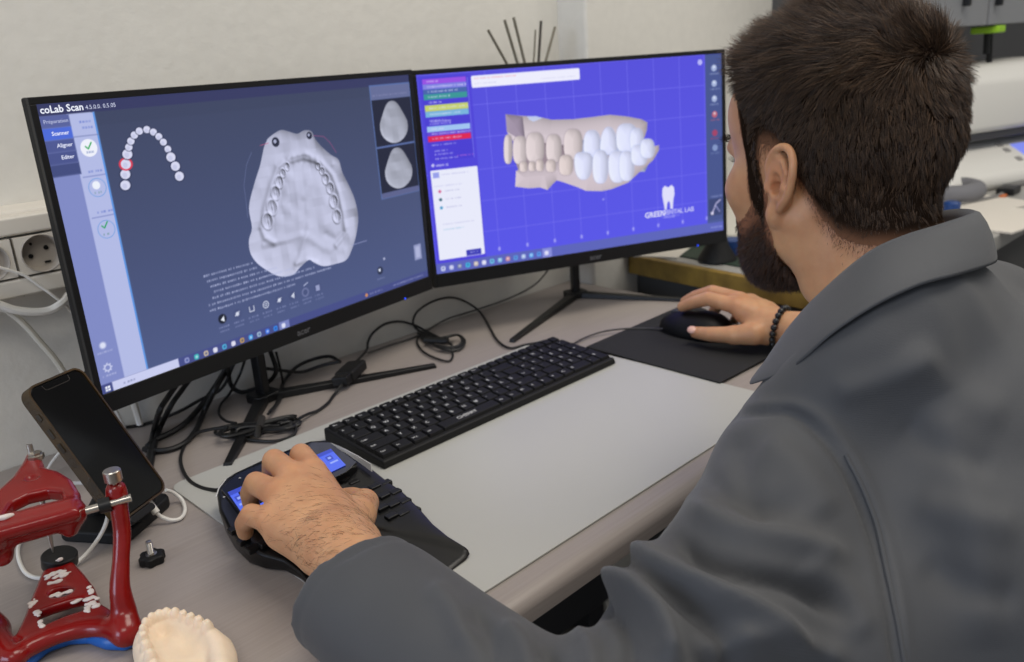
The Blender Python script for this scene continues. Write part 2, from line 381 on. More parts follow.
# ================================================================== MONITORS
SWD, SHT = 0.527, 0.2965
class Raster:
    """picture shown on a screen: 640 x 360 cells, colours in sRGB 0-255"""
    def __init__(s, top, bot):
        s.Y, s.X = np.mgrid[0:360, 0:640].astype(float); t = (s.Y/359)[..., None]; s.C = np.array(top, float)*(1-t)+np.array(bot, float)*t
    def mix(s, a, col):
        a = np.clip(a, 0, 1)[..., None]; s.C = s.C*(1-a)+np.array(col, float)*a
    def rect(s, x0, y0, x1, y1, col, a=1.0, r=0):
        dx = np.maximum(np.maximum(x0+r-s.X, s.X-x1+r), 0); dy = np.maximum(np.maximum(y0+r-s.Y, s.Y-y1+r), 0)
        s.mix(a*np.clip(r+0.5-np.hypot(dx, dy), 0, 1) if r else a*np.clip(0.5+np.minimum(np.minimum(s.X-x0, x1-s.X), np.minimum(s.Y-y0, y1-s.Y)), 0, 1), col)
    def disc(s, x, y, r, col, a=1.0, ry=None): 
        ry = ry or r; s.mix(a*np.clip((1-np.hypot((s.X-x)/r, (s.Y-y)/ry))*min(r, ry)+0.5, 0, 1), col)
    def ring(s, x, y, r, w, col, a=1.0): s.mix(a*np.clip(w/2+0.5-np.abs(np.hypot(s.X-x, s.Y-y)-r), 0, 1), col)
    def line(s, pts, w, col, a=1.0):
        D = np.full(s.X.shape, 1e9)
        for (x0, y0), (x1, y1) in zip(pts[:-1], pts[1:]):
            L = max((x1-x0)**2+(y1-y0)**2, 1e-9); t = np.clip(((s.X-x0)*(x1-x0)+(s.Y-y0)*(y1-y0))/L, 0, 1); D = np.minimum(D, np.hypot(s.X-x0-t*(x1-x0), s.Y-y0-t*(y1-y0)))
        s.mix(a*np.clip(w/2+0.5-D, 0, 1), col)
    def inside(s, poly):
        """signed distance to a polygon (negative inside)"""
        D = np.full(s.X.shape, 1e9); ins = np.zeros(s.X.shape, bool); n = len(poly)
        for i in range(n):
            x0, y0 = poly[i]; x1, y1 = poly[(i+1) % n]; L = max((x1-x0)**2+(y1-y0)**2, 1e-9)
            t = np.clip(((s.X-x0)*(x1-x0)+(s.Y-y0)*(y1-y0))/L, 0, 1); D = np.minimum(D, np.hypot(s.X-x0-t*(x1-x0), s.Y-y0-t*(y1-y0)))
            if y0 != y1: ins ^= ((y0 > s.Y) != (y1 > s.Y)) & (s.X < (x1-x0)*(s.Y-y0)/(y1-y0)+x0)
        return np.where(ins, -D, D)
    def poly(s, poly, col, a=1.0): s.mix(a*np.clip(0.5-s.inside(poly), 0, 1), col)
    def words(s, x0, y, x1, col, h=4, a=0.7, seed=0):
        """a line of writing too small to read"""
        r = random.Random(seed); x = x0
        while x < x1:
            w = r.uniform(1.5, 3.2); s.rect(x, y-h*r.uniform(.3, .5), x+w, y+h*r.uniform(.3, .5), col, a*r.uniform(.6, 1)); x += w+(1.0 if r.random() < .8 else 3.2)
class Panel:
    def __init__(s, x, y, z, yaw, tilt):
        s.ex = Vector((math.cos(yaw), math.sin(yaw), 0)); n = Vector((math.sin(yaw), -math.cos(yaw), 0)); s.up = Vector((0, 0, 1))*math.cos(tilt)-n*math.sin(tilt)
        s.o = Vector((x, y, z)); s.M = frame(s.o, s.ex, s.up); s.nrm = s.ex.cross(s.up)*1.0
        s.tl = s.o-s.ex*SWD/2+s.up*SHT
    def uv(s, px, py):
        d = ray(px, py); A = np.array([s.ex*SWD, -s.up*SHT, -Vector(d)]).T; r = np.linalg.solve(A, CPOS-np.array(s.tl)); return (r[0]*640, r[1]*360)
    def at(s, u, v, off=0.0004): return s.tl+s.ex*(u/640*SWD)-s.up*(v/360*SHT)+s.nrm*off
PL = Panel(0.52384, 0.94772, 0.1148, 0.17039, 0.0013); PR = Panel(1.04526, 0.89051, 0.1134, -0.40799, 0.04115)
def screen_material():
    m = bpy.data.materials.new('lit_screen'); m.use_nodes = True; N = m.node_tree.nodes; b = N['Principled BSDF']; a = N.new('ShaderNodeAttribute'); a.attribute_name = 'tint'
    b.inputs['Base Color'].default_value = (0.004, 0.004, 0.005, 1); b.inputs['Roughness'].default_value = 0.4; b.inputs['Specular IOR Level'].default_value = 0.25
    m.node_tree.links.new(a.outputs['Color'], b.inputs['Emission Color']); b.inputs['Emission Strength'].default_value = 1.0; return m
M_screen = screen_material()
M_txt = {}
def txtmat(c):
    k = 'screen_text_%d_%d_%d' % tuple(c)
    if k not in M_txt: M_txt[k] = mat(k, (2, 2, 2), 0.5, emit=(c[0], c[1], c[2], 1.0))
    return M_txt[k]
def monitor(Pn, R, texts, label, hub, feet, led, logo_px):
    t = thing('computer_monitor', label, 'monitor', (hub[0], hub[1], 0))
    M = Pn.M; mb = MB(); mb.xf = M; B = 0.0068; BB = 0.0215
    hw = SWD/2
    # back shell
    mb.prism([(-hw-B, 0.001), (hw+B, 0.001), (hw+B, 0.014), (-hw-B, 0.014)], -BB, SHT+B)
    mb.add([(-hw+.03, .014, .0), (hw-.03, .014, .0), (hw-.03, .014, SHT-.06), (-hw+.03, .014, SHT-.06), (-hw+.09, .042, .03), (hw-.09, .042, .03), (hw-.09, .042, SHT-.14), (-hw+.09, .042, SHT-.14)],
           [(0, 4, 5, 1), (1, 5, 6, 2), (2, 6, 7, 3), (3, 7, 4, 0), (4, 7, 6, 5)])
    obj('back_shell', mb, M_matte, t, bevel=0.0025)
    mb = MB(); mb.xf = M     # bezel: four bars around the picture
    f = -0.0016
    def bar(x0, z0, x1, z1, dep=f): mb.box((x0, dep, z0), (x1, 0.004, z1))
    bar(-hw-B, SHT, hw+B, SHT+B); bar(-hw-B, -BB, -hw, SHT); bar(hw, -BB, hw+B, SHT); bar(-hw, -BB, hw, 0, f-0.0006)
    bz = obj('bezel', mb, M_black, t, bevel=0.0006)
    lv, lf = text_mesh('acer', 0.0125, True, 0.0001); xs_ = [q[0] for q in lv]; mb = MB()
    u0, v0 = Pn.uv(*logo_px); x0 = (u0/640-.5)*SWD-(max(xs_)-min(xs_))/2
    mb.xf = M @ Matrix.Translation((x0, f-0.0008, -0.0155)) @ Matrix.Rotation(math.pi/2, 4, 'X'); mb.add(lv, lf)
    obj('logo', mb, mat('grey_logo_print', (88, 88, 92), 0.4), bz)
    u0, v0 = Pn.uv(*led); mb = MB(); c = Pn.tl+Pn.ex*(u0/640*SWD)-Pn.up*(SHT+BB-0.0015)+Pn.nrm*0.002; mb.ball(tuple(c), 0.0015, 10)
    obj('power_light', mb, mat('blue_power_light', (10, 20, 60), 0.4, emit=(20, 70, 255, 1.6)), bz, smooth=True)
    # picture
    G = np.mgrid[0:360, 0:640]; u = G[1].ravel()/639; v = G[0].ravel()/359
    V = np.array(Pn.tl)+np.outer(u*SWD, np.array(Pn.ex))-np.outer(v*SHT, np.array(Pn.up))+np.array(Pn.nrm)*0.0004
    i = (np.arange(359)[:, None]*640+np.arange(639)[None]).ravel(); Q = np.stack([i+640, i+641, i+1, i], 1)
    c = np.clip(R.C.reshape(-1, 3), 0, 255)/255; c = np.where(c <= 0.04045, c/12.92, ((c+0.055)/1.055)**2.4)
    sc = npobj('screen', V, Q, M_screen, t, color=c, smooth=False)
    by = {}
    for tx, x, y, sz, col, bold in texts:
        vs, fs = text_mesh(tx, sz/640*SWD*1.35, bold); p = Pn.at(x, y, 0.0008); m4 = Matrix(((Pn.ex.x, Pn.up.x, Pn.nrm.x, p.x), (Pn.ex.y, Pn.up.y, Pn.nrm.y, p.y), (Pn.ex.z, Pn.up.z, Pn.nrm.z, p.z), (0, 0, 0, 1)))
        q = by.setdefault(col, MB()); q.xf = m4; q.add(vs, fs)
    mb = MB(); ms = []
    for col, q in by.items():
        mb.add(q.v, q.f, len(ms)); ms.append(txtmat(col))
    if ms: obj('screen_text', mb, ms, sc)
    # stand
    back = -Pn.nrm; hubv = Vector((hub[0], hub[1], 0)); ux = Pn.ex
    fr = frame(hubv, ux, (0, 0, 1)); top = Pn.o.z+0.10
    mb = MB(); mb.xf = fr; mb.prism(rrect(-0.0065, -0.009, 0.0065, 0.009, 0.003), 0.006, top); obj('column', mb, M_black, t, smooth=True, bevel=0.0008)
    c2 = Vector((hub[0], hub[1], top-0.03)); c1 = Pn.o+Pn.up*(top-0.03-Pn.o.z)+back*0.02
    obj('neck', MB().tube([tuple(c1), tuple(c2+back*0.0)], 0.018, 16), M_matte, t, smooth=True)
    mb = MB(); mb.xf = fr; mb.prism(rrect(-0.020, -0.017, 0.020, 0.017, 0.008), 0.0, 0.012); obj('base_hub', mb, M_black, t, bevel=0.002)
    for fx, fy in feet:
        d = Vector((fx, fy, 0))-hubv; L = d.length; d.normalize(); mb = MB(); mb.xf = frame(hubv, d, (0, 0, 1))
        mb.prism([(0.0, -0.010, 0.0), (L, -0.0055, 0.0), (L, 0.0055, 0.0), (0.0, 0.010, 0.0)], 0, 0, top=[(0.0, -0.009, 0.0105), (L-0.002, -0.0045, 0.006), (L-0.002, 0.0045, 0.006), (0.0, 0.009, 0.0105)])
        obj('foot', mb, M_black, t, bevel=0.0015)
    return t

# ---- left picture: jaw scan program
R = Raster((62, 70, 98), (78, 90, 134)); R.rect(0, 0, 640, 14, (54, 58, 98)); R.rect(36, 14, 640, 30, (60, 68, 96), .5)
R.rect(0, 14, 34, 360, (128, 138, 196)); R.rect(33, 14, 62, 348, (176, 184, 226)); R.rect(33, 14, 70, 60, (176, 184, 226), 0)
R.rect(33, 14, 66, 348, (178, 186, 228)); R.rect(64.5, 14, 67, 348, (96, 150, 226))
for i, c in enumerate([(88, 98, 156), (76, 106, 214), (78, 88, 146), (74, 84, 140), (66, 76, 126)]):
    R.rect(0, 14+14*i, 35, 28+14*i, c); R.rect(0, 27.2+14*i, 35, 28+14*i, (110, 120, 175), .8)
R.rect(35, 40, 66, 41, (120, 130, 180)); R.disc(51, 55, 10.5, (238, 240, 250)); R.line([(47, 53), (50, 56), (55, 49)], 1.6, (40, 160, 80)); R.words(47, 60, 56, (90, 110, 170), 2.5, .8, 1)
for y, cc in ((88, 103), (138, 155)):
    R.rect(36, y, 64, y+1, (120, 130, 190)); R.words(44, y-5, 62, (80, 100, 190), 3, .6, y); R.ring(51, cc, 11, 1, (120, 160, 220)); R.words(46, cc+6, 56, (90, 140, 130), 2.5, .7, y+1)
R.disc(50, 100, 5, (236, 240, 250)); R.line([(46, 150), (49, 153), (54, 146)], 1.6, (40, 160, 90)); R.words(46, 24, 62, (90, 110, 200), 3, .6, 5); R.words(48, 31, 62, (90, 110, 200), 3, .6, 6)
# little dental arch
AR = [(125,185),(125,174),(125.5,164),(127,154),(128.5,147),(130.5,141),(134,135),(139,131),(146.5,129.5),(153,132),(158.5,136.5),(163,142),(167.5,149),(170.5,157),(175,166),(179,176)]
for i, (x, y) in enumerate(AR):
    u, v = PL.uv(x, y); big = 1.0 if 3 < i < 13 else 1.35; R.disc(u, v, 6.3*big, (38, 44, 74), .6, ry=5.6*big)
    if i == 2: R.disc(u, v, 9.5, (214, 60, 84), 1, ry=8)
    R.disc(u, v, 5.0*big, (214, 216, 240), 1, ry=4.5*big); R.disc(u-1, v+1, 2.4*big, (186, 190, 222), .6)
# shaded jaw scan
def luv(pts): return [PL.uv(236+x/4.015, 120+y/4.012) for x, y in pts]
out = luv([(125,75),(150,55),(180,40),(215,48),(245,55),(270,42),(300,45),(315,75),(345,110),(380,140),(410,160),(425,210),(450,260),(475,320),(488,390),(480,460),(462,520),(440,560),(400,575),(350,585),(310,570),(290,560),(255,590),(225,620),(170,625),(120,600),(80,570),(55,530),(50,480),(62,430),(50,350),(70,260),(95,180),(110,110)])
out = [(q.x, q.y) for q in spline([(x, y, 0) for x, y in out+[out[0]]], 4)][:-1]; D = R.inside(out); H = 1-np.exp(np.minimum(D, 0)/10.0)
def bump(H, pts, w, amp):
    """ridge (amp>0) or groove (amp<0) along a path of scan pixels"""
    P_ = luv(pts); Dm = np.full(R.X.shape, 1e9)
    for (x0, y0), (x1, y1) in zip(P_[:-1], P_[1:]):
        L = max((x1-x0)**2+(y1-y0)**2, 1e-9); t = np.clip(((R.X-x0)*(x1-x0)+(R.Y-y0)*(y1-y0))/L, 0, 1); Dm = np.minimum(Dm, np.hypot(R.X-x0-t*(x1-x0), R.Y-y0-t*(y1-y0)))
    return H+amp*np.exp(-(Dm/w)**2)
H = bump(H, [(150,490),(115,470),(100,430),(115,350),(140,260),(165,190),(215,150),(275,135),(335,165),(385,220),(410,290),(430,380),(440,450),(400,500)], 5, -.62)
H = bump(H, [(185,205),(215,168),(270,152),(325,170),(350,210)], 3, -.25); H = bump(H, [(195,230),(210,330),(215,420)], 12, -.22); H = bump(H, [(330,230),(345,330),(350,420)], 12, -.22)
H = bump(H, [(150,440),(150,380),(175,290),(200,200),(270,170),(330,200),(370,280),(400,380)], 9, .35)
H = bump(H, [(270,460),(262,380),(270,300),(285,260)], 13, -.55); H = bump(H, [(272,440),(268,330)], 7, .38)
def tooth(H, x, y, r, e=1.25):
    u, v = luv([(x, y)])[0]; d = np.hypot((R.X-u)/r, (R.Y-v)/(r*e)); return H+.42*np.exp(-(d/.75)**4)-.32*np.exp(-((d-1.12)/.20)**2)-.15*np.exp(-(np.hypot(R.X-u-.8, (R.Y-v)*.7)/2.0)**2)+.14*np.sin(R.X*1.3+x)*np.exp(-(d/.7)**2)
for x, y, r_ in ((125,405,8.5),(143,350,8.2),(157,292,7.2),(172,248,6.4),(186,212,4.6),(203,186,4.2)): H = tooth(H, x, y, r_)
for x, y, r_ in ((403,385,7.6),(390,325,7.6),(376,272,6.6),(358,236,6.0),(344,204,4.4),(328,184,4.0)): H = tooth(H, x, y, r_)

for i in range(7): H = bump(H, [(195+i*23, 175-12*math.sin(i/6*math.pi)), (196+i*23, 160-14*math.sin(i/6*math.pi))], 4, .2)
H = bump(H, [(110,500),(200,480),(280,455),(255,540),(235,590)], 5, -.26); H = bump(H, [(290,470),(350,510),(430,520)], 7, -.28); H = bump(H, [(240,575),(280,560),(320,570)], 4, -.4); H = bump(H, [(360,460),(400,480),(440,450)], 6, .3)
rr = np.random.RandomState(3); nz = rr.randn(24, 40); nz = np.kron(nz, np.ones((15, 16))); k = np.ones(13)/13
nz = np.apply_along_axis(lambda a: np.convolve(a, k, 'same'), 0, nz); nz = np.apply_along_axis(lambda a: np.convolve(a, k, 'same'), 1, nz); H = H+nz*.16
gy, gx = np.gradient(H*11); sh = np.clip(0.66-(-gx*.55+ -gy*-.55)*.16+0.0*gx, .25, 1)*np.clip(1.05-np.hypot(gx, gy)*.085, .35, 1.05)
a = np.clip(0.5-D, 0, 1)[..., None]; colr = sh[..., None]*np.array([272, 276, 312.]); R.C = R.C*(1-a)+np.clip(colr, 0, 246)*a
for x, y, r in ((157, 88, 7), (292, 62, 5.5)):
    u, v = luv([(x, y)])[0]; R.disc(u, v, r, (42, 46, 66)); R.disc(u-1, v-1, r*.4, (170, 175, 205))
R.line(luv([(128,92),(95,102)]), 1, (190, 90, 130), .8); R.line(luv([(310,62),(350,66),(375,90),(400,130)]), 1, (160, 80, 130), .8)
R.line(luv([(60,130),(40,180),(30,260),(40,340),(45,390)]), .8, (120, 130, 175), .6); R.line(luv([(465,500),(522,482)]), 1.5, (150, 156, 200), .7)
# captions, tool icons, thumbnails
for i in range(7):
    y0 = 246+i*8.4; x1 = [258, 262, 300, 330, 372, 405, 330][i]; x0 = 174+[0, 4, 8, 12, 8, 0, 0][i]
    R.words(x0, y0, x1, (182, 188, 222), 3.6, .75, i+20)
for i in range(8):
    x = 192+i*26; c = (232, 236, 250) if i not in (6,) else (120, 128, 170); R.disc(x, 313, 8, (70, 80, 122), .6)
    if i == 0: R.disc(x, 313, 7, (28, 34, 52)); R.poly([(x-3, 314), (x+3, 309), (x+3, 318)], (235, 240, 250))
    elif i in (1, 4): R.disc(x, 313, 3.2, c, .8); R.line([(x-4, 315), (x+4, 310)], 1.4, c, .7)
    elif i == 2: R.line([(x-4, 309), (x-4, 316), (x+4, 316), (x+4, 309)], 1.6, c, .8)
    elif i == 3: R.ring(x, 313, 5, 1.6, c, .8); R.ring(x, 313, 2, 1.2, c, .8)
    elif i == 5: R.poly([(x-3, 313), (x+4, 308), (x+3, 318)], c, .85)
    elif i == 6: R.ring(x, 314, 6, 3, c, .7); R.line([(x-1, 303), (x+7, 300)], 2, (200, 205, 235), .7)
    else: R.rect(x-4, 309, x+4, 318, (170, 176, 215), .8)
    R.words(x-8, 325, x+8, (150, 158, 202), 2.8, .6, i+50); R.words(x-7, 331, x+8, (150, 158, 202), 2.8, .5, i+60)
R.disc(517, 319, 7, (40, 48, 74), .9); R.disc(516, 318, 2.6, (225, 230, 248)); R.words(508, 333, 526, (150, 158, 202), 3, .5, 77)
R.disc(530, 301, 2.5, (190, 195, 225), .8); R.rect(608, 294, 627, 322, (158, 164, 206), .85); R.rect(612, 298, 623, 318, (200, 205, 235), .5)
R.rect(540, 12, 640, 200, (92, 118, 178), .9); R.rect(542, 14, 638, 36, (100, 108, 150)); R.rect(542, 36, 638, 194, (34, 38, 58)); R.words(546, 29, 630, (150, 150, 190), 3, .5, 80)
for cy in (75, 153):
    q = [(590+34*math.cos(a)*(1+.08*math.sin(3*a)), cy+37*math.sin(a)*(1+.05*math.cos(2*a))) for a in np.linspace(0, 2*math.pi, 28, endpoint=False)]
    q = [(x+(0 if y > cy else (590-x)*.35*(cy-y)/37), y) for x, y in q]; Dq = R.inside(q); Hq = 1-np.exp(np.minimum(Dq, 0)/7)+nz*.25; g1, g0 = np.gradient(Hq*9)
    s2 = np.clip(.78+(g0*.5+g1*-.5)*.16, .4, 1); aa = np.clip(.5-Dq, 0, 1)[..., None]; R.C = R.C*(1-aa)+s2[..., None]*np.array([208, 212, 232.])*aa
R.rect(542, 112, 638, 115, (90, 110, 165)); R.rect(542, 190, 638, 199, (92, 98, 140))
R.disc(14, 297, 5, (190, 196, 230), .7); R.disc(14, 297, 3.4, (230, 234, 250), .8); R.words(5, 306, 24, (190, 196, 230), 2.8, .6, 90)
R.ring(14, 327, 4, 1.8, (205, 210, 238), .9); R.words(5, 337, 24, (190, 196, 230), 2.8, .6, 91)
for k in range(8): R.disc(14+5.6*math.cos(k*math.pi/4), 327+5.6*math.sin(k*math.pi/4), 1, (205, 210, 238), .8)
R.rect(0, 347, 640, 360, (70, 78, 136)); R.rect(15, 347, 112, 360, (200, 204, 238)); R.words(30, 354, 46, (110, 116, 160), 3, .6, 92)
for sx in (0, 1):
    for sy in (0, 1): R.rect(5+sx*3.6, 350.5+sy*3.6, 8+sx*3.6, 353.5+sy*3.6, (235, 238, 250))
R.rect(288, 347, 308, 360, (120, 130, 190))
icol = [(150, 156, 205), (60, 190, 190), (210, 190, 160), (225, 225, 240), (80, 180, 220), (225, 222, 240), (200, 160, 90), (60, 160, 230), (170, 195, 215), (60, 120, 235), (50, 140, 240), (220, 224, 245)]
for i, c in enumerate(icol): R.rect(121+i*15.6, 350, 128.5+i*15.6, 357.5, c, .9, 2.5); R.disc(125+i*15.6, 354, 2, (240, 240, 250) if i % 2 else (40, 60, 130), .55)
R.disc(478, 353, 3, (225, 150, 90), .9); R.words(486, 353, 515, (170, 176, 215), 3.5, .6, 93); R.words(545, 353, 625, (170, 176, 215), 3.5, .6, 94)
TL_ = [('co', 2.5, 10.6, 8.6, (236, 240, 252), True), ('Lab Scan', 14.0, 10.6, 8.6, (236, 240, 252), True), ('4.5.0.0. 0.5.05', 57, 10.2, 5.2, (205, 210, 236), False), ('Préparation', 3.5, 22.5, 4.6, (196, 202, 232), False), ('Scanner', 10, 36.5, 4.8, (226, 230, 250), True), ('Aligner', 13, 50.5, 4.8, (220, 224, 246), True), ('Editer', 15, 64.5, 4.8, (220, 224, 246), True)]
monL = monitor(PL, R, TL_, 'left black monitor, its screen showing a grey jaw scan and a small tooth arch', (0.499, 1.018), [(0.725, 0.919), (0.365, 0.863)], (404, 298), (303, 333))

# ---- right picture: tooth design program
R = Raster((84, 78, 218), (88, 86, 232))
for i in range(10):
    x = 129+i*58.6; R.rect(x-.6, 0, x+.6, 335, (118, 114, 240), .75)
    if x > 100: R.rect(x-2.5, 325, x+2.5, 332, (190, 190, 250), .6, 1)
for i in range(6): y = 0.5+i*58.3; R.rect(0, y-.6, 600, y+.6, (118, 114, 240), .75)
R.rect(3, 3, 101, 350, (76, 64, 214), .8); R.rect(8, 6, 95, 152, (72, 60, 208), .85); R.rect(94, 10, 95.2, 152, (130, 130, 240), .9)
rows = [((150, 80, 225), 8, 17), ((128, 130, 225), 17, 26), ((70, 100, 170), 26, 34), ((56, 150, 150), 34, 44), ((74, 62, 210), 44, 53), ((196, 208, 110), 53, 64), ((120, 180, 220), 64, 74), ((74, 62, 210), 74, 90), ((160, 196, 240), 90, 100), ((100, 70, 210), 100, 107), ((222, 36, 84), 107, 117)]
for i, (c, y0, y1) in enumerate(rows): R.rect(10, y0, 92, y1, c); R.words(18, (y0+y1)/2, 40+17*((i*7) % 4), (225, 225, 250), 3.5, .65, i)
for i, y in enumerate((80, 86, 123, 134, 140, 148)): R.words(16+4*(i > 2), y, 45+8*(i % 3), (200, 200, 250), 3.5, .65, i+30)
R.words(62, 146, 92, (220, 120, 220), 3, .6, 40); R.disc(14, 159, 3, (220, 220, 250), .8); R.words(20, 160, 42, (220, 220, 250), 4.5, .85, 41)
R.rect(8, 168, 99, 334, (232, 234, 250), 1, 2); R.rect(12, 172, 24, 182, (130, 140, 230), .8); R.words(28, 177, 80, (170, 170, 220), 3, .5, 42); R.words(12, 197, 66, (180, 180, 225), 3, .5, 43)
for y, c in ((207, (210, 90, 140)), (222, (40, 90, 110)), (237, (60, 150, 200))): R.disc(22, y, 3, c, .9); R.words(32, y, 60, (150, 150, 200), 3, .45, y)
R.words(22, 268, 82, (170, 170, 215), 3, .45, 44); R.words(22, 278, 60, (120, 180, 210), 3, .5, 45); R.rect(62, 322, 92, 333, (58, 58, 180), 1, 1); R.words(70, 327, 84, (190, 190, 240), 3.5, .7, 46)
R.rect(102, 8, 320, 29, (236, 236, 252), 1, 3); R.words(108, 13, 190, (235, 140, 160), 3, .6, 47); R.words(108, 22, 150, (180, 180, 220), 2.6, .5, 48); R.words(240, 22, 310, (190, 190, 226), 2.6, .4, 49)
R.rect(600, 0, 640, 340, (70, 84, 140)); R.rect(600, 335, 640, 349, (76, 90, 150)); R.disc(588, 14, 5.5, (190, 190, 250), .9)
for y, c in ((27, (190, 205, 240)), (57, (190, 205, 240)), (87, (190, 205, 240)), (118, (220, 100, 110)), (155, (190, 60, 90)), (185, (150, 170, 215))): R.disc(621, y, 6.5, c, .75); R.disc(621, y-2, 3, (235, 240, 250), .6) if y < 150 else None; R.words(611, y+11, 632, c, 3, .6, y)
R.words(610, 285, 635, (170, 180, 230), 4, .6, 3); R.rect(604, 290, 636, 325, (56, 66, 108), .8); R.line([(612, 320), (622, 300), (632, 294)], 3.5, (190, 185, 225), .8); R.line([(630, 318), (622, 306)], 3, (160, 160, 215), .7); R.disc(612, 320, 3.5, (225, 220, 245), .9)
# the tooth model
def ruv(pts): return [PR.uv(495+x/6.02, 100+y/6.02) for x, y in pts]
def shaded(poly, base, soft=8, k=.12, edge=None):
    D = R.inside(ruv(poly)); H = 1-np.exp(np.minimum(D, 0)/soft); g1, g0 = np.gradient(H*soft); s = np.clip(.86+(g0*.6+g1*-.2)*k*2.2-np.hypot(g0, g1)*k*.9+.05, .35, 1.08)
    a = np.clip(.5-D, 0, 1)[..., None]; R.C = R.C*(1-a)+np.clip(s[..., None]*np.array(base, float), 0, 252)*a
    if edge: R.mix(np.clip(1.1-np.abs(D-.6), 0, 1)*.5, edge)
shaded([(62,85),(130,92),(175,95),(280,105),(340,118),(470,115),(580,102),(690,88),(790,98),(880,115),(915,135),(912,180),(895,230),(700,260),(500,300),(300,310),(110,250),(70,190)], (232, 218, 226), 14)
shaded([(62,85),(130,92),(165,100),(180,235),(120,220),(70,190)], (176, 160, 182), 6); R.poly(ruv([(190,98),(245,95),(285,108),(230,130),(205,118)]), (196, 210, 246), .8)
shaded([(110,235),(500,280),(520,420),(140,425),(125,380)], (168, 150, 160), 10)
shaded([(500,240),(890,230),(960,300),(900,430),(520,440)], (190, 196, 226), 14)
shaded([(125,425),(200,395),(330,380),(460,350),(700,330),(900,290),(985,270),(985,300),(950,360),(870,430),(800,495),(700,535),(640,547),(545,545),(500,525),(400,490),(370,482),(345,505),(315,540),(270,525),(200,530),(120,520)], (228, 213, 222), 12)
def oval(cx, cy, rx, ry, n=26, pw=.72, tip=0.0): return [(cx+rx*math.copysign(abs(math.cos(a))**pw, math.cos(a))*(1-tip*math.sin(a)), cy+ry*math.copysign(abs(math.sin(a))**pw, math.sin(a))) for a in np.linspace(0, 2*math.pi, n, endpoint=False)]
ln = (150, 136, 150)
for q in (oval(78,295,26,88), oval(150,300,44,85), oval(240,285,56,92), oval(352,290,47,86), oval(468,265,56,92)): shaded(q, (242, 228, 230), 9, edge=ln)
for q in (oval(170,400,24,32), oval(222,398,22,30), oval(268,392,24,36), oval(335,395,30,38), oval(425,390,42,62)): shaded(q, (244, 228, 226), 6, edge=ln)
wt = (246, 250, 280); bl = (176, 190, 238)
for q in (oval(582,262,50,80,tip=-.1), oval(682,245,48,82,tip=-.35), oval(790,230,62,88), oval(850,240,40,70)): shaded(q, wt, 8, .1, bl)
for q in (oval(530,395,52,82,tip=.25), oval(632,400,46,100,tip=.05), oval(735,400,54,95,tip=.1), oval(790,395,44,90), oval(865,330,48,62), oval(915,290,42,58)): shaded(q, wt, 8, .1, bl)
# tooth logo and name
u, v = PR.uv(668, 197); T_ = [(-13, -13), (-8, -17), (0, -14), (8, -17), (13, -13), (14, -4), (11, 4), (9, 17), (4, 17), (3, 8), (0, 5), (-3, 8), (-5, 17), (-9, 17), (-12, 4), (-14, -4)]
R.poly([(u+x*1.05, v+y*1.45) for x, y in T_], (222, 222, 250)); R.words(u-14, v+39, u+26, (170, 170, 245), 4, .7, 5)
R.disc(*PR.uv(603, 199), 2.4, (170, 170, 245), .6)
R.rect(0, 349-11, 600, 349, (96, 100, 200), 0.0); R.rect(0, 340, 640, 360, (92, 100, 186))
ic2 = [(215, 220, 245), (190, 195, 235), (120, 130, 160), (60, 190, 225), (205, 190, 170), (225, 225, 245), (110, 200, 230), (130, 190, 225), (210, 140, 150), (90, 160, 230), (170, 195, 235), (90, 170, 240), (90, 160, 240), (215, 215, 245)]
R.rect(218, 341, 238, 359, (140, 145, 220), .9)
for i, c in enumerate(ic2): R.rect(9+i*16.4, 346, 18+i*16.4, 355, c, .9, 3); R.disc(13.5+i*16.4, 350, 2.4, (245, 245, 252) if i % 3 else (60, 80, 150), .5)
R.words(608, 350, 634, (170, 180, 230), 4, .6, 6)
TR_ = [('GREEN', 450, 311, 11.6, (226, 226, 250), True), ('DENTAL LAB', 491, 310, 9.8, (196, 196, 248), True), ('ONLINE', 497, 317.5, 4.8, (170, 170, 245), False)]
monR = monitor(PR, R, TR_, 'right black monitor, its screen showing a row of teeth on a violet grid', (1.121, 0.991), [(0.867, 0.904), (1.200, 0.812)], (697, 243), (595, 254))

# ================================================================== KEYBOARD
M_key = mat('black_key_plastic', (20, 20, 21), 0.6, spec=0.25, bump=0.15, bscale=1500)
KX0, KX1, KY0, KY1 = 0.4725, 0.8825, 0.7085, 0.8285
kb = thing('keyboard', 'full-size flat black keyboard with white lettering lying on the pale desk mat', 'keyboard', ((KX0+KX1)/2, (KY0+KY1)/2, 0.0025))
zf, zb = 0.0115, 0.0195
def kz(y): return zf+(zb-zf)*(y-KY0)/(KY1-KY0)
mb = MB(); mb.prism([(KX0, KY0, 0.0028), (KX1, KY0, 0.0028), (KX1, KY1-0.002, 0.0028), (KX0, KY1-0.002, 0.0028)], 0, 0, top=[(KX0+0.0015, KY0+0.002, kz(KY0)), (KX1-0.0015, KY0+0.002, kz(KY0)), (KX1-0.0015, KY1, kz(KY1)), (KX0+0.0015, KY1, kz(KY1))])
obj('case', mb, M_matte, kb, bevel=0.0022, bseg=3)
pitch = 0.01822; x00 = KX0+0.0045; keys = []
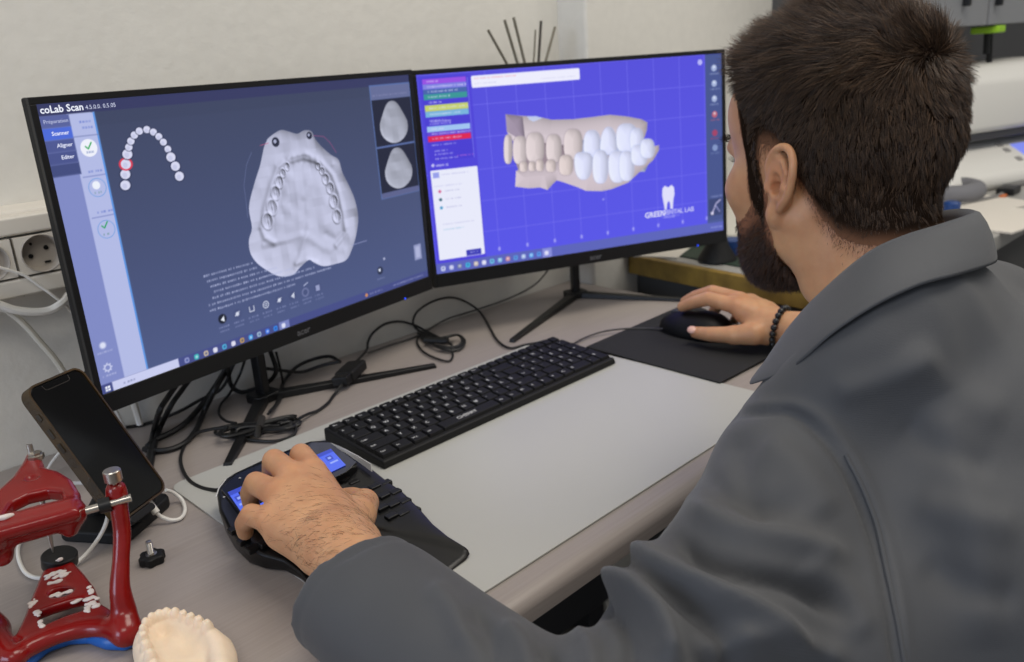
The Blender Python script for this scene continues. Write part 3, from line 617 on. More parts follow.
rows = [  # (list of (width, legend)) from the back row to the front
 [(1.0, 'Esc')]+[(1.0, 'F%d' % i) for i in range(1, 13)]+[(0.85, '')]*6+[(0.85, '')]*4,
 [(1, c) for c in '^1234567890´`']+[(2.0, '<-'), (1.1, 'in'), (1.0, 'up')]+[(1.05, c) for c in ('N', '/', '*', '-')],
 [(1.5, '|<')]+[(1, c) for c in 'QWERTZUIOPÈ!']+[(1.5, ''), (1.1, 'de'), (1.0, 'dn')]+[(1.05, c) for c in '789']+[('T', '+')],
 [(1.8, 'Caps')]+[(1, c) for c in 'ASDFGHJKLÉÀ']+[(1.2, '$'), (1.1, 'ret'), (2.0, '<')][:2]+[(1.0, 'o'), (1.0, '.')]+[(1.05, c) for c in '456'],
 [(2.2, 'Shift')]+[(1.05, c) for c in 'YXCVBNM,.-']+[(1.75, 'Sh'), (1.1, '^'), (1.55, '')]+[(1.05, c) for c in '123']+[('T', 'E')],
 [(1.25, 'Ctrl'), (1.25, 'Fn'), (1.25, 'Win'), (1.25, 'Alt'), (5.2, 'CHERRY')]+[(1.1, c) for c in ('AG', 'Fn', 'm', '<', 'v', '>', 'C')]+[(2.1, '0'), (1.05, ',')]]
rowz = [0, 0, 0, 0, 0, 0]; W22 = 22.0
for ri, row in enumerate(rows):
    fixed = sum(w if w != 'T' else 1.05 for w, _ in row); room = W22 if ri in (0, 1, 2, 4) else W22-1.05
    sc_ = room/fixed; x = 0
    for w, lg in row:
        tall = w == 'T'; w = 1.05 if tall else w; w *= sc_
        keys.append((x, ri, w, tall, lg)); x += w
KH = 0.0183
def keymesh(x, ri, w, tall, lg):
    a = x00+x*pitch+0.0006; b = x00+(x+w)*pitch-0.0006; y1 = KY1-0.0045-ri*KH; y0 = y1-KH+0.0012
    if ri == 0: y0 += 0.003; 
    if ri > 0: y1 += 0.0
    if tall: y0 -= KH
    h = 0.0042; i = 0.0014; mb = MB()
    mb.prism([(a, y0, kz(y0)-0.001), (b, y0, kz(y0)-0.001), (b, y1, kz(y1)-0.001), (a, y1, kz(y1)-0.001)], 0, 0, top=[(a+i, y0+i, kz(y0)+h-0.0004), (b-i, y0+i, kz(y0)+h-0.0004), (b-i, y1-i*.6, kz(y1)+h), (a+i, y1-i*.6, kz(y1)+h)])
    if lg:
        sz = 0.0068 if len(lg) == 1 else 0.0042
        if lg == 'CHERRY': sz = 0.0085
        vs, fs = text_mesh(lg, sz, True); xs_ = [v[0] for v in vs]; ys_ = [v[1] for v in vs]; wd = max(xs_)-min(xs_)
        ox = (a+0.0030) if lg != 'CHERRY' else (a+b)/2-wd/2-0.004; oy = (y0+y1)/2-(max(ys_)/2)+(0.001 if len(lg) == 1 else 0)
        sl = (zb-zf)/(KY1-KY0); q = [(ox+v[0], oy+v[1], kz(oy+v[1])+h+0.00005+0.0) for v in vs]; mb.add(q, fs, 1)
    return mb
order = sorted(range(len(keys)), key=lambda i: math.hypot(x00+keys[i][0]*pitch, KY1-keys[i][1]*KH))
rest = MB()
for n_, i in enumerate(order):
    q = keymesh(*keys[i])
    if n_ < 98: obj('key', q, [M_key, M_print], kb, bevel=0.0009)
    else: rest.add(q.v, q.f); rest.m[-len(q.m):] = q.m
o = obj('key', rest, [M_key, M_print], kb, bevel=0.0009, kind='stuff'); o['label'] = 'black keys at the far right end of the keyboard'

# ================================================================== CONTROL PAD UNDER THE LEFT HAND
pad = thing('control_pad', 'black desktop control pad with a small blue display and palm rest under the left hand', 'control pad', (0.36, 0.67, 0.0025))
ol = [(216,489,.030),(222,481,.034),(234,473,.037),(262,460,.040),(292,448,.042),(310,441,.042),(326,440,.041),(342,446,.038),(358,457,.033),(374,470,.027),(388,481,.022),(404,492,.018),(420,508,.015),(434,524,.013),(450,537,.011),(468,548,.009),(469.5,552,.007),(466,557,.006),(452,568,.005),(440,575,.005)]
top = [onz(*q) for q in ol]
le = [onz(*q) for q in [(330,600,.006),(312,588,.007),(300,574,.010),(283,561,.014),(262,555,.018),(244,546,.021),(229,529,.024),(219,510,.027)]]
top = top+[Vector((0.335, 0.475, 0.006))]+le
cen = sum(top, Vector())/len(top); cen = Vector((0.355, 0.665, 0))
def padz(x, y):   # height of the deck: high at the display end, low at the palm rest
    t = (y-0.50)/(0.86-0.50); return 0.010+0.036*max(0, min(1, t))**1.15
mb = MB(); n = len(top); rings = []
for s_, dz in ((0.97, None), (1.0, 0.0), (0.985, 0.0022), (0.96, 0.0032)):
    for p_ in top:
        q = cen+(Vector((p_.x, p_.y, 0))-cen)*s_
        rings.append((q.x, q.y, 0.0028 if dz is None else p_.z-0.002+dz))
for s_ in (0.8, 0.6, 0.4, 0.2):
    for p_ in top:
        q = cen+(Vector((p_.x, p_.y, 0))-cen)*s_; w = (1-s_)/(1-.2); z = (p_.z+0.0012)*(s_)+padz(q.x, q.y)*(1-s_); rings.append((q.x, q.y, z))
R_ = len(rings)//n; mb.add(rings, [(r*n+i, r*n+(i+1) % n, (r+1)*n+(i+1) % n, (r+1)*n+i) for r in range(R_-1) for i in range(n)]+[tuple(range(n-1, -1, -1)), tuple((R_-1)*n+i for i in range(n))])
obj('body', mb, mat('satin_black_pad', (12, 12, 13), 0.3, spec=0.4), pad, smooth=True, angle=60)
# raised black display bezel with lit display
bq = [onz(*q) for q in ((221,489,.0350),(236,474,.0395),(312,442,.0455),(330,442,.0450),(357,462,.0395),(346,472,.0390),(246,520,.0345))]
mb = MB(); mb.add([tuple(q) for q in bq]+[(q.x, q.y, q.z-0.010) for q in bq], [tuple(range(7)), tuple(range(13, 6, -1))]+[(i, (i+1) % 7, 7+(i+1) % 7, 7+i) for i in range(7)])
ds = obj('display_bezel', mb, M_gloss, pad, bevel=0.0008)
lc = [onz(*q) for q in ((228,493,.0362),(331,449.5,.0442),(346,465.5,.0397),(243,515,.0350))]
mb = MB(); e1 = (lc[1]-lc[0]); e2 = (lc[3]-lc[0]); nn = e1.cross(e2); nn = nn if nn.z > 0 else -nn; nn.normalize()
def lcd(u, v, h): return tuple(lc[0]+e1*u+e2*v+(lc[2]-lc[1]-e2)*u*v+nn*h)
mb.add([lcd(u, v, 0.0006) for v in (0, 1) for u in (0, .5, 1)], [(0, 1, 4, 3), (1, 2, 5, 4)])
def chip(u0, v0, u1, v1, mi): mb.add([lcd(u0, v0, .001), lcd(u1, v0, .001), lcd(u1, v1, .001), lcd(u0, v1, .001)], [(0, 1, 2, 3)], mi)
chip(0, 0, 1, .17, 1)
for i in range(8):
    chip(.02+i*.125, .28, .08+i*.125, .50, 1); chip(.02+i*.125, .60, .10+i*.125, .68, 2)
    chip(.035+i*.125, .34, .065+i*.125, .44, 2)
obj('display', mb, [mat('blue_display', (2, 4, 20), 0.4, emit=(84, 108, 236, 1.0)), mat('blue_display_bar', (2, 4, 20), 0.4, emit=(58, 76, 190, 1.0)), mat('blue_display_mark', (2, 4, 20), 0.4, emit=(150, 170, 245, 1.0))], ds)
mb = MB(); g = [onz(*q) for q in ((331,443,.0445),(345,449,.0435),(358,456,.0405),(371,464,.0375))]
mb.add([tuple(q) for q in g]+[(q.x-0.0008, q.y-0.0012, q.z-(0.0015+0.0022*i)) for i, q in enumerate(g)], [(i, i+1, 5+i, 4+i) for i in range(3)])
obj('clear_edge', mb, mat('clear_plastic_edge', (200, 200, 200), 0.2), ds, solid=0.0009)
for (a, b) in (((219,489),(226,478)),):
    mb = MB(); mb.tube([tuple(onz(216,497,.0322)), tuple(onz(219,488,.0365)), tuple(onz(226,479,.0385))], 0.0006, 6); obj('clear_edge', mb, MATS['clear_plastic_edge'], ds, smooth=True)
for q in ((240,478,.0396),(252,474,.0406),(224,497,.0354),(303,447,.0446)):
    mb = MB(); p_ = onz(*q); mb.lathe([(0.0012, 0), (0.001, 0.0004), (0, 0.0005)], 10, c=tuple(p_)); obj('screw_mark', mb, mat('light_grey_mark', (170, 170, 172), 0.4), ds)
# knob cap the hand holds
kc = Vector((0.338, 0.662, 0)); mb = MB(); mb.lathe([(0.026, 0.018), (0.027, 0.024), (0.0235, 0.032), (0.023, 0.044), (0.0225, 0.051), (0.018, 0.0545), (0, 0.055)], 40, c=(kc.x, kc.y, 0.002))
obj('knob', mb, mat('soft_black_rubber', (20, 20, 21), 0.75), pad, smooth=True)
# small keys right of the knob and left of it
def padkey(px, py, z, w=.011, d=.008):
    p_ = onz(px, py, z); mb = MB(); mb.box((p_.x-w/2, p_.y-d/2, p_.z-0.006), (p_.x+w/2, p_.y+d/2, p_.z-0.0006)); obj('button', mb, M_black, pad, bevel=0.0012)
for r_ in range(5):
    for c_ in range(3):
        px = 353+r_*9.5+c_*11.5; py = 480+r_*8.5-c_*4.2+r_*c_*0.3
        if (r_, c_) in ((0, 2),): continue
        padkey(px, py, .0285-.0024*r_-.0012*c_, .012, .0085)
for px, py, z in ((234, 527, .028), (243, 538, .026), (252, 546, .0235), (264, 540, .0265)): padkey(px, py, z, .011, .009)

# ================================================================== MOUSE
ms = thing('computer_mouse', 'black wired computer mouse on the black pad under the right hand', 'mouse', (1.05, 0.694, 0.005))
S = SDF((1.0, 0.62, 0.0), (1.10, 0.77, 0.055), 0.0016)
S.ell((1.05, 0.690, 0.010), (0.032, 0.060, 0.030), 0.004).ell((1.052, 0.662, 0.014), (0.030, 0.036, 0.0285), 0.012)
S.F = np.maximum(S.F, (0.0055-(S.lo[2]+S.h*np.arange(S.n[2]))[None, None, :]).astype(np.float32))
V, Q = S.mesh(); npobj('body', smooth_mesh(V, Q, 2), Q, mat('mouse_black_plastic', (12, 12, 13), 0.5, spec=0.3), ms)
mb = MB(); mb.tube([(1.05, 0.741+0.0, .0235), (1.05, 0.722, .0345), (1.05, 0.700, .0408)], 0.0007, 6); obj('button_gap', mb, M_gloss, ms)
mb = MB(); mb.lathe([(0.0, -.0035), (.0095, -.0035), (.0105, 0), (.0095, .0035), (0, .0035)], 24, c=(1.05, 0.722, .0285), axis=(1, 0, 0)); obj('scroll_wheel', mb, mat('grey_rubber', (70, 70, 74), 0.6), ms, smooth=True)

# ================================================================== PHONE ON ITS STAND
PhR = Matrix(((0.829, -0.239, 0.505), (0.555, 0.456, -0.696), (-0.063, 0.857, 0.511))); PhM = Matrix.Translation((0.228, 0.821, 0.098)) @ PhR.to_4x4()
ph = thing('smartphone', 'dark smartphone in an amber clear case leaning on its stand', 'phone', tuple(PhM @ Vector((0, -0.075, -0.01))))
hw, hh = .0355, .0735
mb = MB(); mb.xf = PhM; mb.prism([tuple(q) for q in rrect(-hw, -hh, hw, hh, .010, 8)], -0.0082, -0.0006); obj('body', mb, M_black, ph, bevel=0.0012)
mb = MB(); mb.xf = PhM; mb.prism(rrect(-hw+.001, -hh+.001, hw-.001, hh-.001, .0095, 8), -0.0006, 0.0); gl = obj('glass', mb, mat('phone_glass', (6, 6, 7), 0.08, spec=0.5), ph)
mb = MB(); mb.xf = PhM; nt = [(-.0175, .0715), (-.0165, .0672), (-.0145, .0660), (.0145, .0660), (.0165, .0672), (.0175, .0715)]
mb.tube([(x, y, 0.0001) for x, y in nt], 0.00025, 6); obj('notch', mb, mat('dark_grey_notch', (66, 60, 52), 0.4), gl)
M_amber = mat('amber_clear_case', (74, 54, 20), 0.25, spec=0.6, rgb2=(34, 27, 14), nscale=30)
mb = MB(); mb.xf = PhM; K = 9; ou = rrect(-.0375, -.0755, .0375, .0755, .012, K-1); inn = rrect(-hw, -hh, hw, hh, .010, K-1); n = len(ou)
mb.add([(x, y, -.0100) for x, y in ou]+[(x, y, .0008) for x, y in ou]+[(x, y, .0008) for x, y in inn]+[(x, y, -.0085) for x, y in inn], [tuple(range(n-1, -1, -1)), tuple(range(3*n, 4*n))]+[(r*n+i, r*n+(i+1) % n, (r+1)*n+(i+1) % n, (r+1)*n+i) for r in range(3) for i in range(n)])
cs = obj('case', mb, M_amber, ph, smooth=True)
for y, l in ((.046, .007), (.028, .010), (.012, .010)):
    mb = MB(); mb.xf = PhM; mb.box((-.0386, y-l/2, -.0065), (-.0372, y+l/2, -.0025)); obj('side_button', mb, mat('dark_side_button', (40, 32, 18), 0.4), cs, bevel=0.0005)
st = thing('phone_stand', 'black phone stand with a flat base holding the phone upright', 'phone stand', (0.235, 0.83, 0))
fr = frame((0.237, 0.832, 0), (0.829, 0.555, 0), (0, 0, 1))
mb = MB(); mb.xf = fr; mb.prism(rrect(-.040, -.030, .042, .048, .012), 0.0, 0.013); obj('base', mb, M_matte, st, bevel=0.003)
mb = MB(); mb.xf = PhM; mb.prism(rrect(-.028, -.083, .028, -.005, .008), -.0145, -.0108); obj('back_rest', mb, M_matte, st, bevel=0.001)
mb = MB(); mb.xf = PhM; mb.prism(rrect(-.030, -.0835, .006, -.0762, .003), -.0145, .0035); mb2 = mb; obj('ledge', mb, M_matte, st, bevel=0.001)
mb = MB(); mb.xf = PhM; mb.prism([(-.010, -.0835), (.010, -.0835), (.010, -.090), (-.010, -.090)], -.0145, .0) if False else None
pp = PhM @ Vector((0, -.035, -.014)); q0 = fr @ Vector((0, .030, .012)); q1 = fr @ Vector((0, -.010, .012)); p1 = PhM @ Vector((0, -.078, -.010))
obj('neck', MB().tube([tuple(q0), tuple(pp)], [.010, .007], 14), M_matte, st, smooth=True)
obj('foot_joint', MB().tube([tuple(q1), tuple(p1)], [.011, .010], 14), M_matte, st, smooth=True)

# ================================================================== ARTICULATOR
M_red = mat('glossy_red_enamel', (124, 12, 10), 0.25, coat=0.15, spec=.4, noise=0.10, nscale=40)
M_plas = mat('white_plaster_dust', (214, 204, 198), 0.85, bump=0.6, bscale=500)
art = thing('dental_articulator', 'red enamelled dental articulator standing at the lower left corner of the desk', 'dental articulator', (0.14, 0.69, 0))
def organic(name, fn, lo, hi, h, m, parent, sm=2, flat=None, **k):
    S = SDF(lo, hi, h); fn(S)
    if flat is not None: S.F = np.maximum(S.F, (flat-(S.lo[2]+S.h*np.arange(S.n[2]))[None, None, :]).astype(np.float32))
    V, Q = S.mesh(); return npobj(name, smooth_mesh(V, Q, sm), Q, m, parent, **k)
def Z(pts): return [tuple(onz(*q)) for q in pts]
def zp(pts, z): return [tuple(onz(x, y, z)) for x, y in pts]
def lower(S):
    S.plate(zp([(42,573),(58,566),(74,563),(84,574),(95,588),(101,604),(114,612),(112,624),(60,632),(26,644),(14,640),(24,618),(32,597)], .019), .0125, .0225, .0045, .003)
    br = spline([(0.088, 0.716, .014)]+Z([(10,657,.016),(26,649,.016),(46,640,.016),(70,632,.016),(94,628,.016),(112,629,.016),(126,632,.015)]), 4)
    S.chain(br, list(np.interp(np.linspace(0, 1, len(br)), [0, .2, .5, .8, 1], [.012, .0082, .0064, .0074, .0095])), .003)
    S.plate(zp([(38,612),(55,606),(70,601.5),(84,598.5),(88,609),(66,616),(43,626)], .021), .0, .04, .002, .003, '-')
    S.plate(zp([(61+12*math.cos(a)+0*math.sin(a), 592.5-2.2*math.cos(a)+4.6*math.sin(a)) for a in np.linspace(0, 2*math.pi, 18, endpoint=False)], .021), .0, .04, .001, .003, '-')
    rp = spline(Z([(127,632,.014),(124,612,.026),(120,588,.045),(121,560,.064),(122,532,.083),(119,508,.102),(117,497,.110)]), 5); S.chain(rp, list(np.interp(np.linspace(0, 1, len(rp)), [0, .16, .34, .5, .8, 1], [.0108, .0098, .0078, .0066, .0070, .0076])), .008)
    S.chain([rp[-1], tuple(onz(116,490,.116))], [.0080, .0080], .003)
    lp = spline([(0.088,0.716,.014),(0.084,0.714,.035),(0.078,0.708,.07),(0.076,0.702,.106)], 5); S.chain(lp, list(np.linspace(.0135, .0075, len(lp))), .006)
organic('lower_frame', lower, (0.02, 0.60, 0.0), (0.26, 0.86, 0.14), 0.0017, M_red, art, flat=0.006)
def blue(S):
    S.chain(Z([(-4,676,.006),(22,662,.006),(45,645,.006),(70,637,.006),(92,636,.006),(110,641,.006),(126,640,.006)]), [.010,.008,.0065,.0060,.0060,.0070,.0085], .003)
organic('base_pad', blue, (0.02, 0.58, -0.01), (0.24, 0.78, 0.03), 0.0016, mat('blue_rubber_pad', (22, 92, 176), 0.4), art, flat=0.0006)
RP = np.random.RandomState(5)
def dust(lines, z, n, r0):
    def f(S):
        for (x0, y0), (x1, y1) in lines:
            for k in range(n):
                t = RP.rand(); q = onz(x0+(x1-x0)*t+RP.uniform(-1.6, 1.6), y0+(y1-y0)*t+RP.uniform(-1.2, 1.2), z); r_ = r0*RP.uniform(.45, 1.15); S.ell(tuple(q), (r_*RP.uniform(.8, 1.6), r_, r_*.55), .0008)
    return f
organic('plaster_residue', dust([((46,576),(71,568)),((46,580),(70,573)),((48,584),(60,581)),((88,588),(98,600)),((92,602),(97,608)),((70,603),(92,598)),((86,604),(88,612)),((37,612),(42,628)),((50,597),(72,590)),((30,606),(36,600))], .0226, 13, .0022), (0.08, 0.66, 0.0), (0.24, 0.86, 0.05), 0.0010, M_plas, art, 1)
def upper(S):
    S.plate(zp([(27,458),(34,454),(41,457),(46,471),(60,475),(73,483),(81,496),(80,514),(60,520),(-30,545),(-34,522),(-8,500),(12,482),(22,468)], .112), .1065, .1175, .0045, .003)
    b = spline([(0.077, 0.700, .106)]+Z([(-22,547,.106),(0,534,.106),(35,524,.1065),(71,514,.107)]), 4); S.chain(b, [.0118]*len(b), .004)
    S.cone(tuple(onz(69,519,.104)), tuple(onz(70,528,.096)), .0078, .0072, .004); S.cone(tuple(onz(2,540,.100)), tuple(onz(2,556,.090)), .0085, .0080, .004)
    S.plate(zp([(4,517),(12,505),(28,497),(48,492.5),(62,494),(63,503),(40,508),(20,514)], .114), .09, .13, .001, .002, '-')
    S.plate(zp([(32+6*math.cos(a), 479-1.2*math.cos(a)+2.2*math.sin(a)) for a in np.linspace(0, 2*math.pi, 14, endpoint=False)], .116), .1145, .13, .0006, .001, '-')
organic('upper_frame', upper, (0.02, 0.60, 0.075), (0.24, 0.87, 0.14), 0.0017, M_red, art)
organic('plaster_residue', lambda S: S.chain(Z([(-3,519,.1195),(6,517,.1195),(12,515,.119)]), [.0022,.0024,.0018], .001), (0.05, 0.66, 0.09), (0.2, 0.8, 0.14), 0.0011, M_plas, art, 1)
a0, a1 = onz(78,513,.107), onz(131,497.5,.110)
rod = obj('hinge_rod', MB().tube([tuple(a0), tuple(a1)], .0032, 16), M_steel, art, smooth=True)
b0, b1 = a0.lerp(a1, .40), a0.lerp(a1, .62); obj('bushing', MB().tube([tuple(b0), tuple(b1)], .0060, 18), M_black, rod, smooth=True)
t0 = onz(116,487,.119); mb = MB(); mb.lathe([(.0022, -.010), (.0022, .006), (.0062, .006), (.0068, .0068), (.0068, .0150), (.0062, .0158), (0, .0158)], 36, c=tuple(t0-Vector((.0008,.001,0)))); obj('thumb_screw', mb, M_steel, art, smooth=True)
pp = onz(56, 563, .018); mb = MB(); p9 = Vector((pp.x, pp.y, .029)); p8 = Vector((.163, .790, .129)); mb.tube([tuple(p9), tuple(p9.lerp(p8, .12)), tuple(p9.lerp(p8, .3)), tuple(p8)], [.0006, .0022, .0026, .0026], 16); obj('incisal_pin', mb, M_steel, art, smooth=True)
mb = MB(); mb.lathe([(0, .0195), (.0145, .0195), (.0150, .0205), (.0150, .0295), (.0142, .0305), (0, .0305)], 40, c=(pp.x, pp.y, -.003), axis=(.12, -.12, 1)); pk = obj('incisal_table', mb, M_black, art, smooth=True)
organic('plaster_residue', lambda S: S.ell(tuple(onz(60,559.5,.028)), (.0028, .0016, .0018), .001).ell(tuple(onz(57,561,.026)), (.0016, .0012, .0014), .001), (0.12, 0.72, 0.01), (0.2, 0.82, 0.05), 0.0006, M_plas, pk, 1)
mb = MB(); mb.lathe([(.0065, .0), (.0068, .004), (.005, .0045), (.005, .0065), (0, .0065)], 6, c=tuple(onz(37,459,.116))); obj('lock_nut', mb, M_steel, art, smooth=True)
mb = MB(); mb.lathe([(.0070, 0), (.0066, .0063)], 20, c=(0.1712, 0.6455, 0.0)); obj('rubber_foot', MB().lathe([(0, 0), (.0070, 0), (.0066, .0068), (0, .0068)], 20, c=(0.1712, 0.6465, 0.0)), M_matte, art, smooth=True)

# ================================================================== LOOSE SCREW KNOB
sk = thing('thumb_knob', 'small black knob with a threaded steel stud lying on the desk beside the phone stand', 'knob', (0.2275, 0.7365, 0))
c = onz(153, 562, 0.0); mb = MB(); N_ = 48; prf = []
vs = []; 
for z_, s_ in ((0, .9), (.0012, 1), (.0075, 1), (.0088, .88)):
    for k in range(N_):
        a = 2*math.pi*k/N_; r_ = .0110*(1+.10*math.cos(6*a))*s_; vs.append((c.x+r_*math.cos(a), c.y+r_*math.sin(a), z_))
mb.add(vs, [(r*N_+i, r*N_+(i+1) % N_, (r+1)*N_+(i+1) % N_, (r+1)*N_+i) for r in range(3) for i in range(N_)]+[tuple(range(N_-1, -1, -1)), tuple(3*N_+i for i in range(N_))])
obj('grip', mb, M_matte, sk, smooth=True)
mb = MB(); mb.lathe([(.0052, .0086), (.0052, .0094), (.0036, .0096)], 24, c=(c.x, c.y, 0)); 
pr = [(.0030, .0085)]
for i in range(9): pr += [(.0030, .0105+i*.0012), (.0025, .0111+i*.0012)]
pr += [(.0024, .0222), (0, .0224)]
mb.lathe(pr, 20, c=(c.x, c.y, 0)); obj('threaded_stud', mb, M_steel, sk, smooth=True, angle=20)

# ================================================================== PLASTER CAST
def cast(S):
    A = zp([(142,629),(144,622),(150,616.5),(158,613.5),(166,611.5),(174.5,612),(183,614),(190,616),(198,619),(207,624)], .027)
    path = zp([(160,678),(153,664),(148,652),(144,640)], .026)+A+zp([(215,634)], .024)+zp([(219,646),(222,662)], .020)
    sp = spline(path, 3); S.chain([(q.x, q.y, .010) for q in sp], .0098, .004); S.chain([(q.x, q.y, .0165) for q in sp], .0060, .004)
    cx = sum(q[0] for q in path)/len(path); cy = sum(q[1] for q in path)/len(path)
    S.ell((cx, cy-.004, .006), (.026, .030, .011), .006); S.ell((cx+.003, cy-.010, .034), (.0165, .024, .021), .004, op='-')
    S.chain(zp([(222,648),(226,658),(226,676)], .010), [.0075, .008, .008], .003)
    TT = [(153,661,1.25),(149,651,1.3),(145,641.5,1.25),(142.5,633,1.0),(142.5,626,.95),(145,619.5,.95),(151,614.5,1.0),(158.5,611.5,1.05),(166,609.5,1.05),(174.5,609.5,1.1),(182.5,612,1.0),(190,614.5,1.05),(198,617.5,1.15),(206,621.5,1.25)]
    for i, (x, y, s_) in enumerate(TT):
        q = onz(x, y, .0285); mol = i < 4 or i > 9; S.ell((q.x, q.y, .0225), (.0039*s_, .0039*s_, .0068 if mol else .0080), .0006)
        if mol:
            for a in range(4): S.ell((q.x+.0019*math.cos(a*1.57+.7), q.y+.0019*math.sin(a*1.57+.7), .0280), (.0016, .0016, .0018), .0006)
organic('dental_cast', cast, (0.11, 0.46, -0.006), (0.25, 0.64, 0.045), 0.00115, mat('cream_dental_plaster', (232, 211, 186), 0.75, noise=0.03, nscale=120, bump=0.2, bscale=700, sub=0.1), None, 1, flat=0.0)
tag(TOP[-1], 'cream plaster cast of a tooth arch at the bottom edge, right of the red articulator', 'dental cast')

# ================================================================== CABLES
def cable(pts, r, name, label, m=None, n=7, extra=None, group=None):
    P_ = []
    for q in pts:
        if q[2] < 0.9:
            p_ = onz(*q); p_ = ony(q[0], q[1], WY-.010) if p_.y > WY-.010 else p_; P_.append((p_.x, p_.y, max(p_.z, r*1.02)))
        else: p_ = ony(q[0], q[1], q[2]); P_.append((p_.x, p_.y, max(p_.z, r)))
    mb = MB(); mb.tube(spline(P_, n), r, 8)
    return tag(obj(name, mb, m or M_cable, None, smooth=True), label, 'cable', group)
r1 = .0021
cable([(222,489,.006),(214,490,.004),(200,487,.003),(189,480,.003),(182,468,.003),(181,455,.003),(188,440,.003),(200,432,.006),(216,428.5,.010),(228,427,.012)], r1, 'cable', 'black cable curving from the control pad to the tied cable bundle')
bd = thing('cable_bundle', 'coiled black cable tied into a flat bundle on the desk before the left monitor', 'cable', tuple(onz(262, 428, 0)))
mb = MB(); RB = np.random.RandomState(11)
for k in range(7):
    pts = []; o1 = RB.uniform(-6, 6); o2 = RB.uniform(-4, 4)
    for j in range(16):
        a = 2*math.pi*j/16; px = 261+o1+(42-2*k)*math.cos(a); py = 427-.16*(px-261)+(2.0+6.5*abs(math.cos(a))**1.5)*math.sin(a)+o2*.6
        q = onz(px, py, .004+.0024*(k % 4)+.002*math.sin(a*2+k)); pts.append(tuple(q))
    P_ = [Vector(q) for q in pts]; mb.tube([tuple(q) for q in spline([tuple(P_[-1])]+[tuple(q) for q in P_]+[tuple(P_[0])], 3)][3:-3], .0021, 7)
obj('coil', mb, M_cable, bd, smooth=True, kind=None)
a, b = onz(256, 430, .008), onz(266, 427, .008); mb = MB(); mb.tube([tuple(onz(257,436,.006)), tuple(onz(259,428,.0165)), tuple(onz(262,418,.009))], .0045, 10); obj('tie', mb, mat('dark_grey_tie', (44, 42, 40), 0.6), bd, smooth=True)
cable([(230,436,.004),(250,440,.003),(275,441,.003),(292,436,.003),(296,428,.006),(290,422,.010),(280,424,.012)], r1, 'cable', 'black cable loop hanging out in front of the tied bundle')
cable([(300,418,.010),(308,414,.006),(318,410.5,.003),(328,403,.003),(334,395,.003),(341,386,.010),(345,380,.012)], r1, 'cable', 'black cable running from the tied bundle to the black adapter box')
cable([(340,362,.016),(330,356.5,.020),(314,359,.014),(298,366,.006),(287,377,.004),(282,386,.004),(280,395,.004),(276,405,.008),(270,412,.010)], .0026, 'cable', 'thick black cable arching left from the adapter box to the bundle')
cable([(352,366,.014),(366,351,.012),(368,342,.006),(373,333,.004),(385,324,.004),(400,321.5,.004),(414,325,.004),(426,331,.005),(440,338,.008),(452,345,.006)], r1, 'cable', 'thin black cable looping from the adapter box toward the tangle under the monitors')
cable([(448,341,.008),(432,336,.006),(418,330,.004),(413,322,.004),(418,311,.004),(434,301,.004),(452,297.5,.004),(468,303,.004),(481,313,.004),(490,328,.003),(498,341,.003),(510,348,.003),(524,345,.003),(536,343,.006),(548,340,.010)], .0019, 'cable', 'black keyboard cable in a wide loop under the gap between the monitors')
cable([(368,353,.006),(390,345,.003),(417,336,.003),(445,320,.003),(466,313,.003),(485,307,.003),(510,298,.003),(533,286,1.062),(545,274,1.06),(553,262,1.055),(566,240,1.05)], .0016, 'cable', 'thin grey-black cable rising along the wall behind the right monitor', mat('dark_grey_cable', (62, 60, 58), 0.5))
cable([(667,329,.012),(650,328.5,.007),(628,328.5,.0065),(606,331,.0068),(592,335,.0045),(580,340,.004),(570,346,.003)], .0015, 'cable', 'thin mouse cable running left across the desk to behind the keyboard', MATS['dark_grey_cable'])
kn = MB()
for k in range(4):
    pts = [(418+3*k,333,.004),(430+2*k,340,.008),(445+k,337,.010+.002*k),(458,335,.010),(465-k,341,.007),(460-k,349-k,.004),(446,350-k,.006),(432,344,.008),(421+3*k,338,.004)]
    kn.tube(spline([tuple(onz(*q)) for q in pts], 6), .0019, 7)
kn.tube(spline([tuple(onz(*q)) for q in [(420,334,.004),(417,342,.003),(424,352,.003),(438,359,.003),(449,361,.003),(453,355,.003),(450,348,.006)]], 6), .0017, 7)
kn.tube([tuple(onz(425,340,.011)), tuple(onz(448,341,.012))], .0050, 10)
tag(obj('cable_knot', kn, M_cable, None, smooth=True), 'small black knotted cable bunch on the desk under the gap between the monitors', 'cable')
# adapter box
ab = thing('adapter_box', 'black video adapter box lying on the right foot of the left monitor', 'adapter', tuple(onz(350, 372, .0)))
c0 = onz(351, 371, .014); ax = (onz(366, 357, .014)-onz(336, 386, .014)); mb = MB(); mb.xf = frame(c0, ax, (0, 0.15, 1)); mb.box((-.026, -.015, -.008), (.026, .015, .008)); obj('housing', mb, M_matte, ab, bevel=0.004, bseg=3)
mb = MB(); mb.xf = frame(c0, ax, (0, .15, 1)); mb.prism([(-.043, -.012), (-.026, -.012), (-.026, .012), (-.043, .012)], -.0065, .0065); obj('plug', mb, M_black, ab, bevel=0.002)
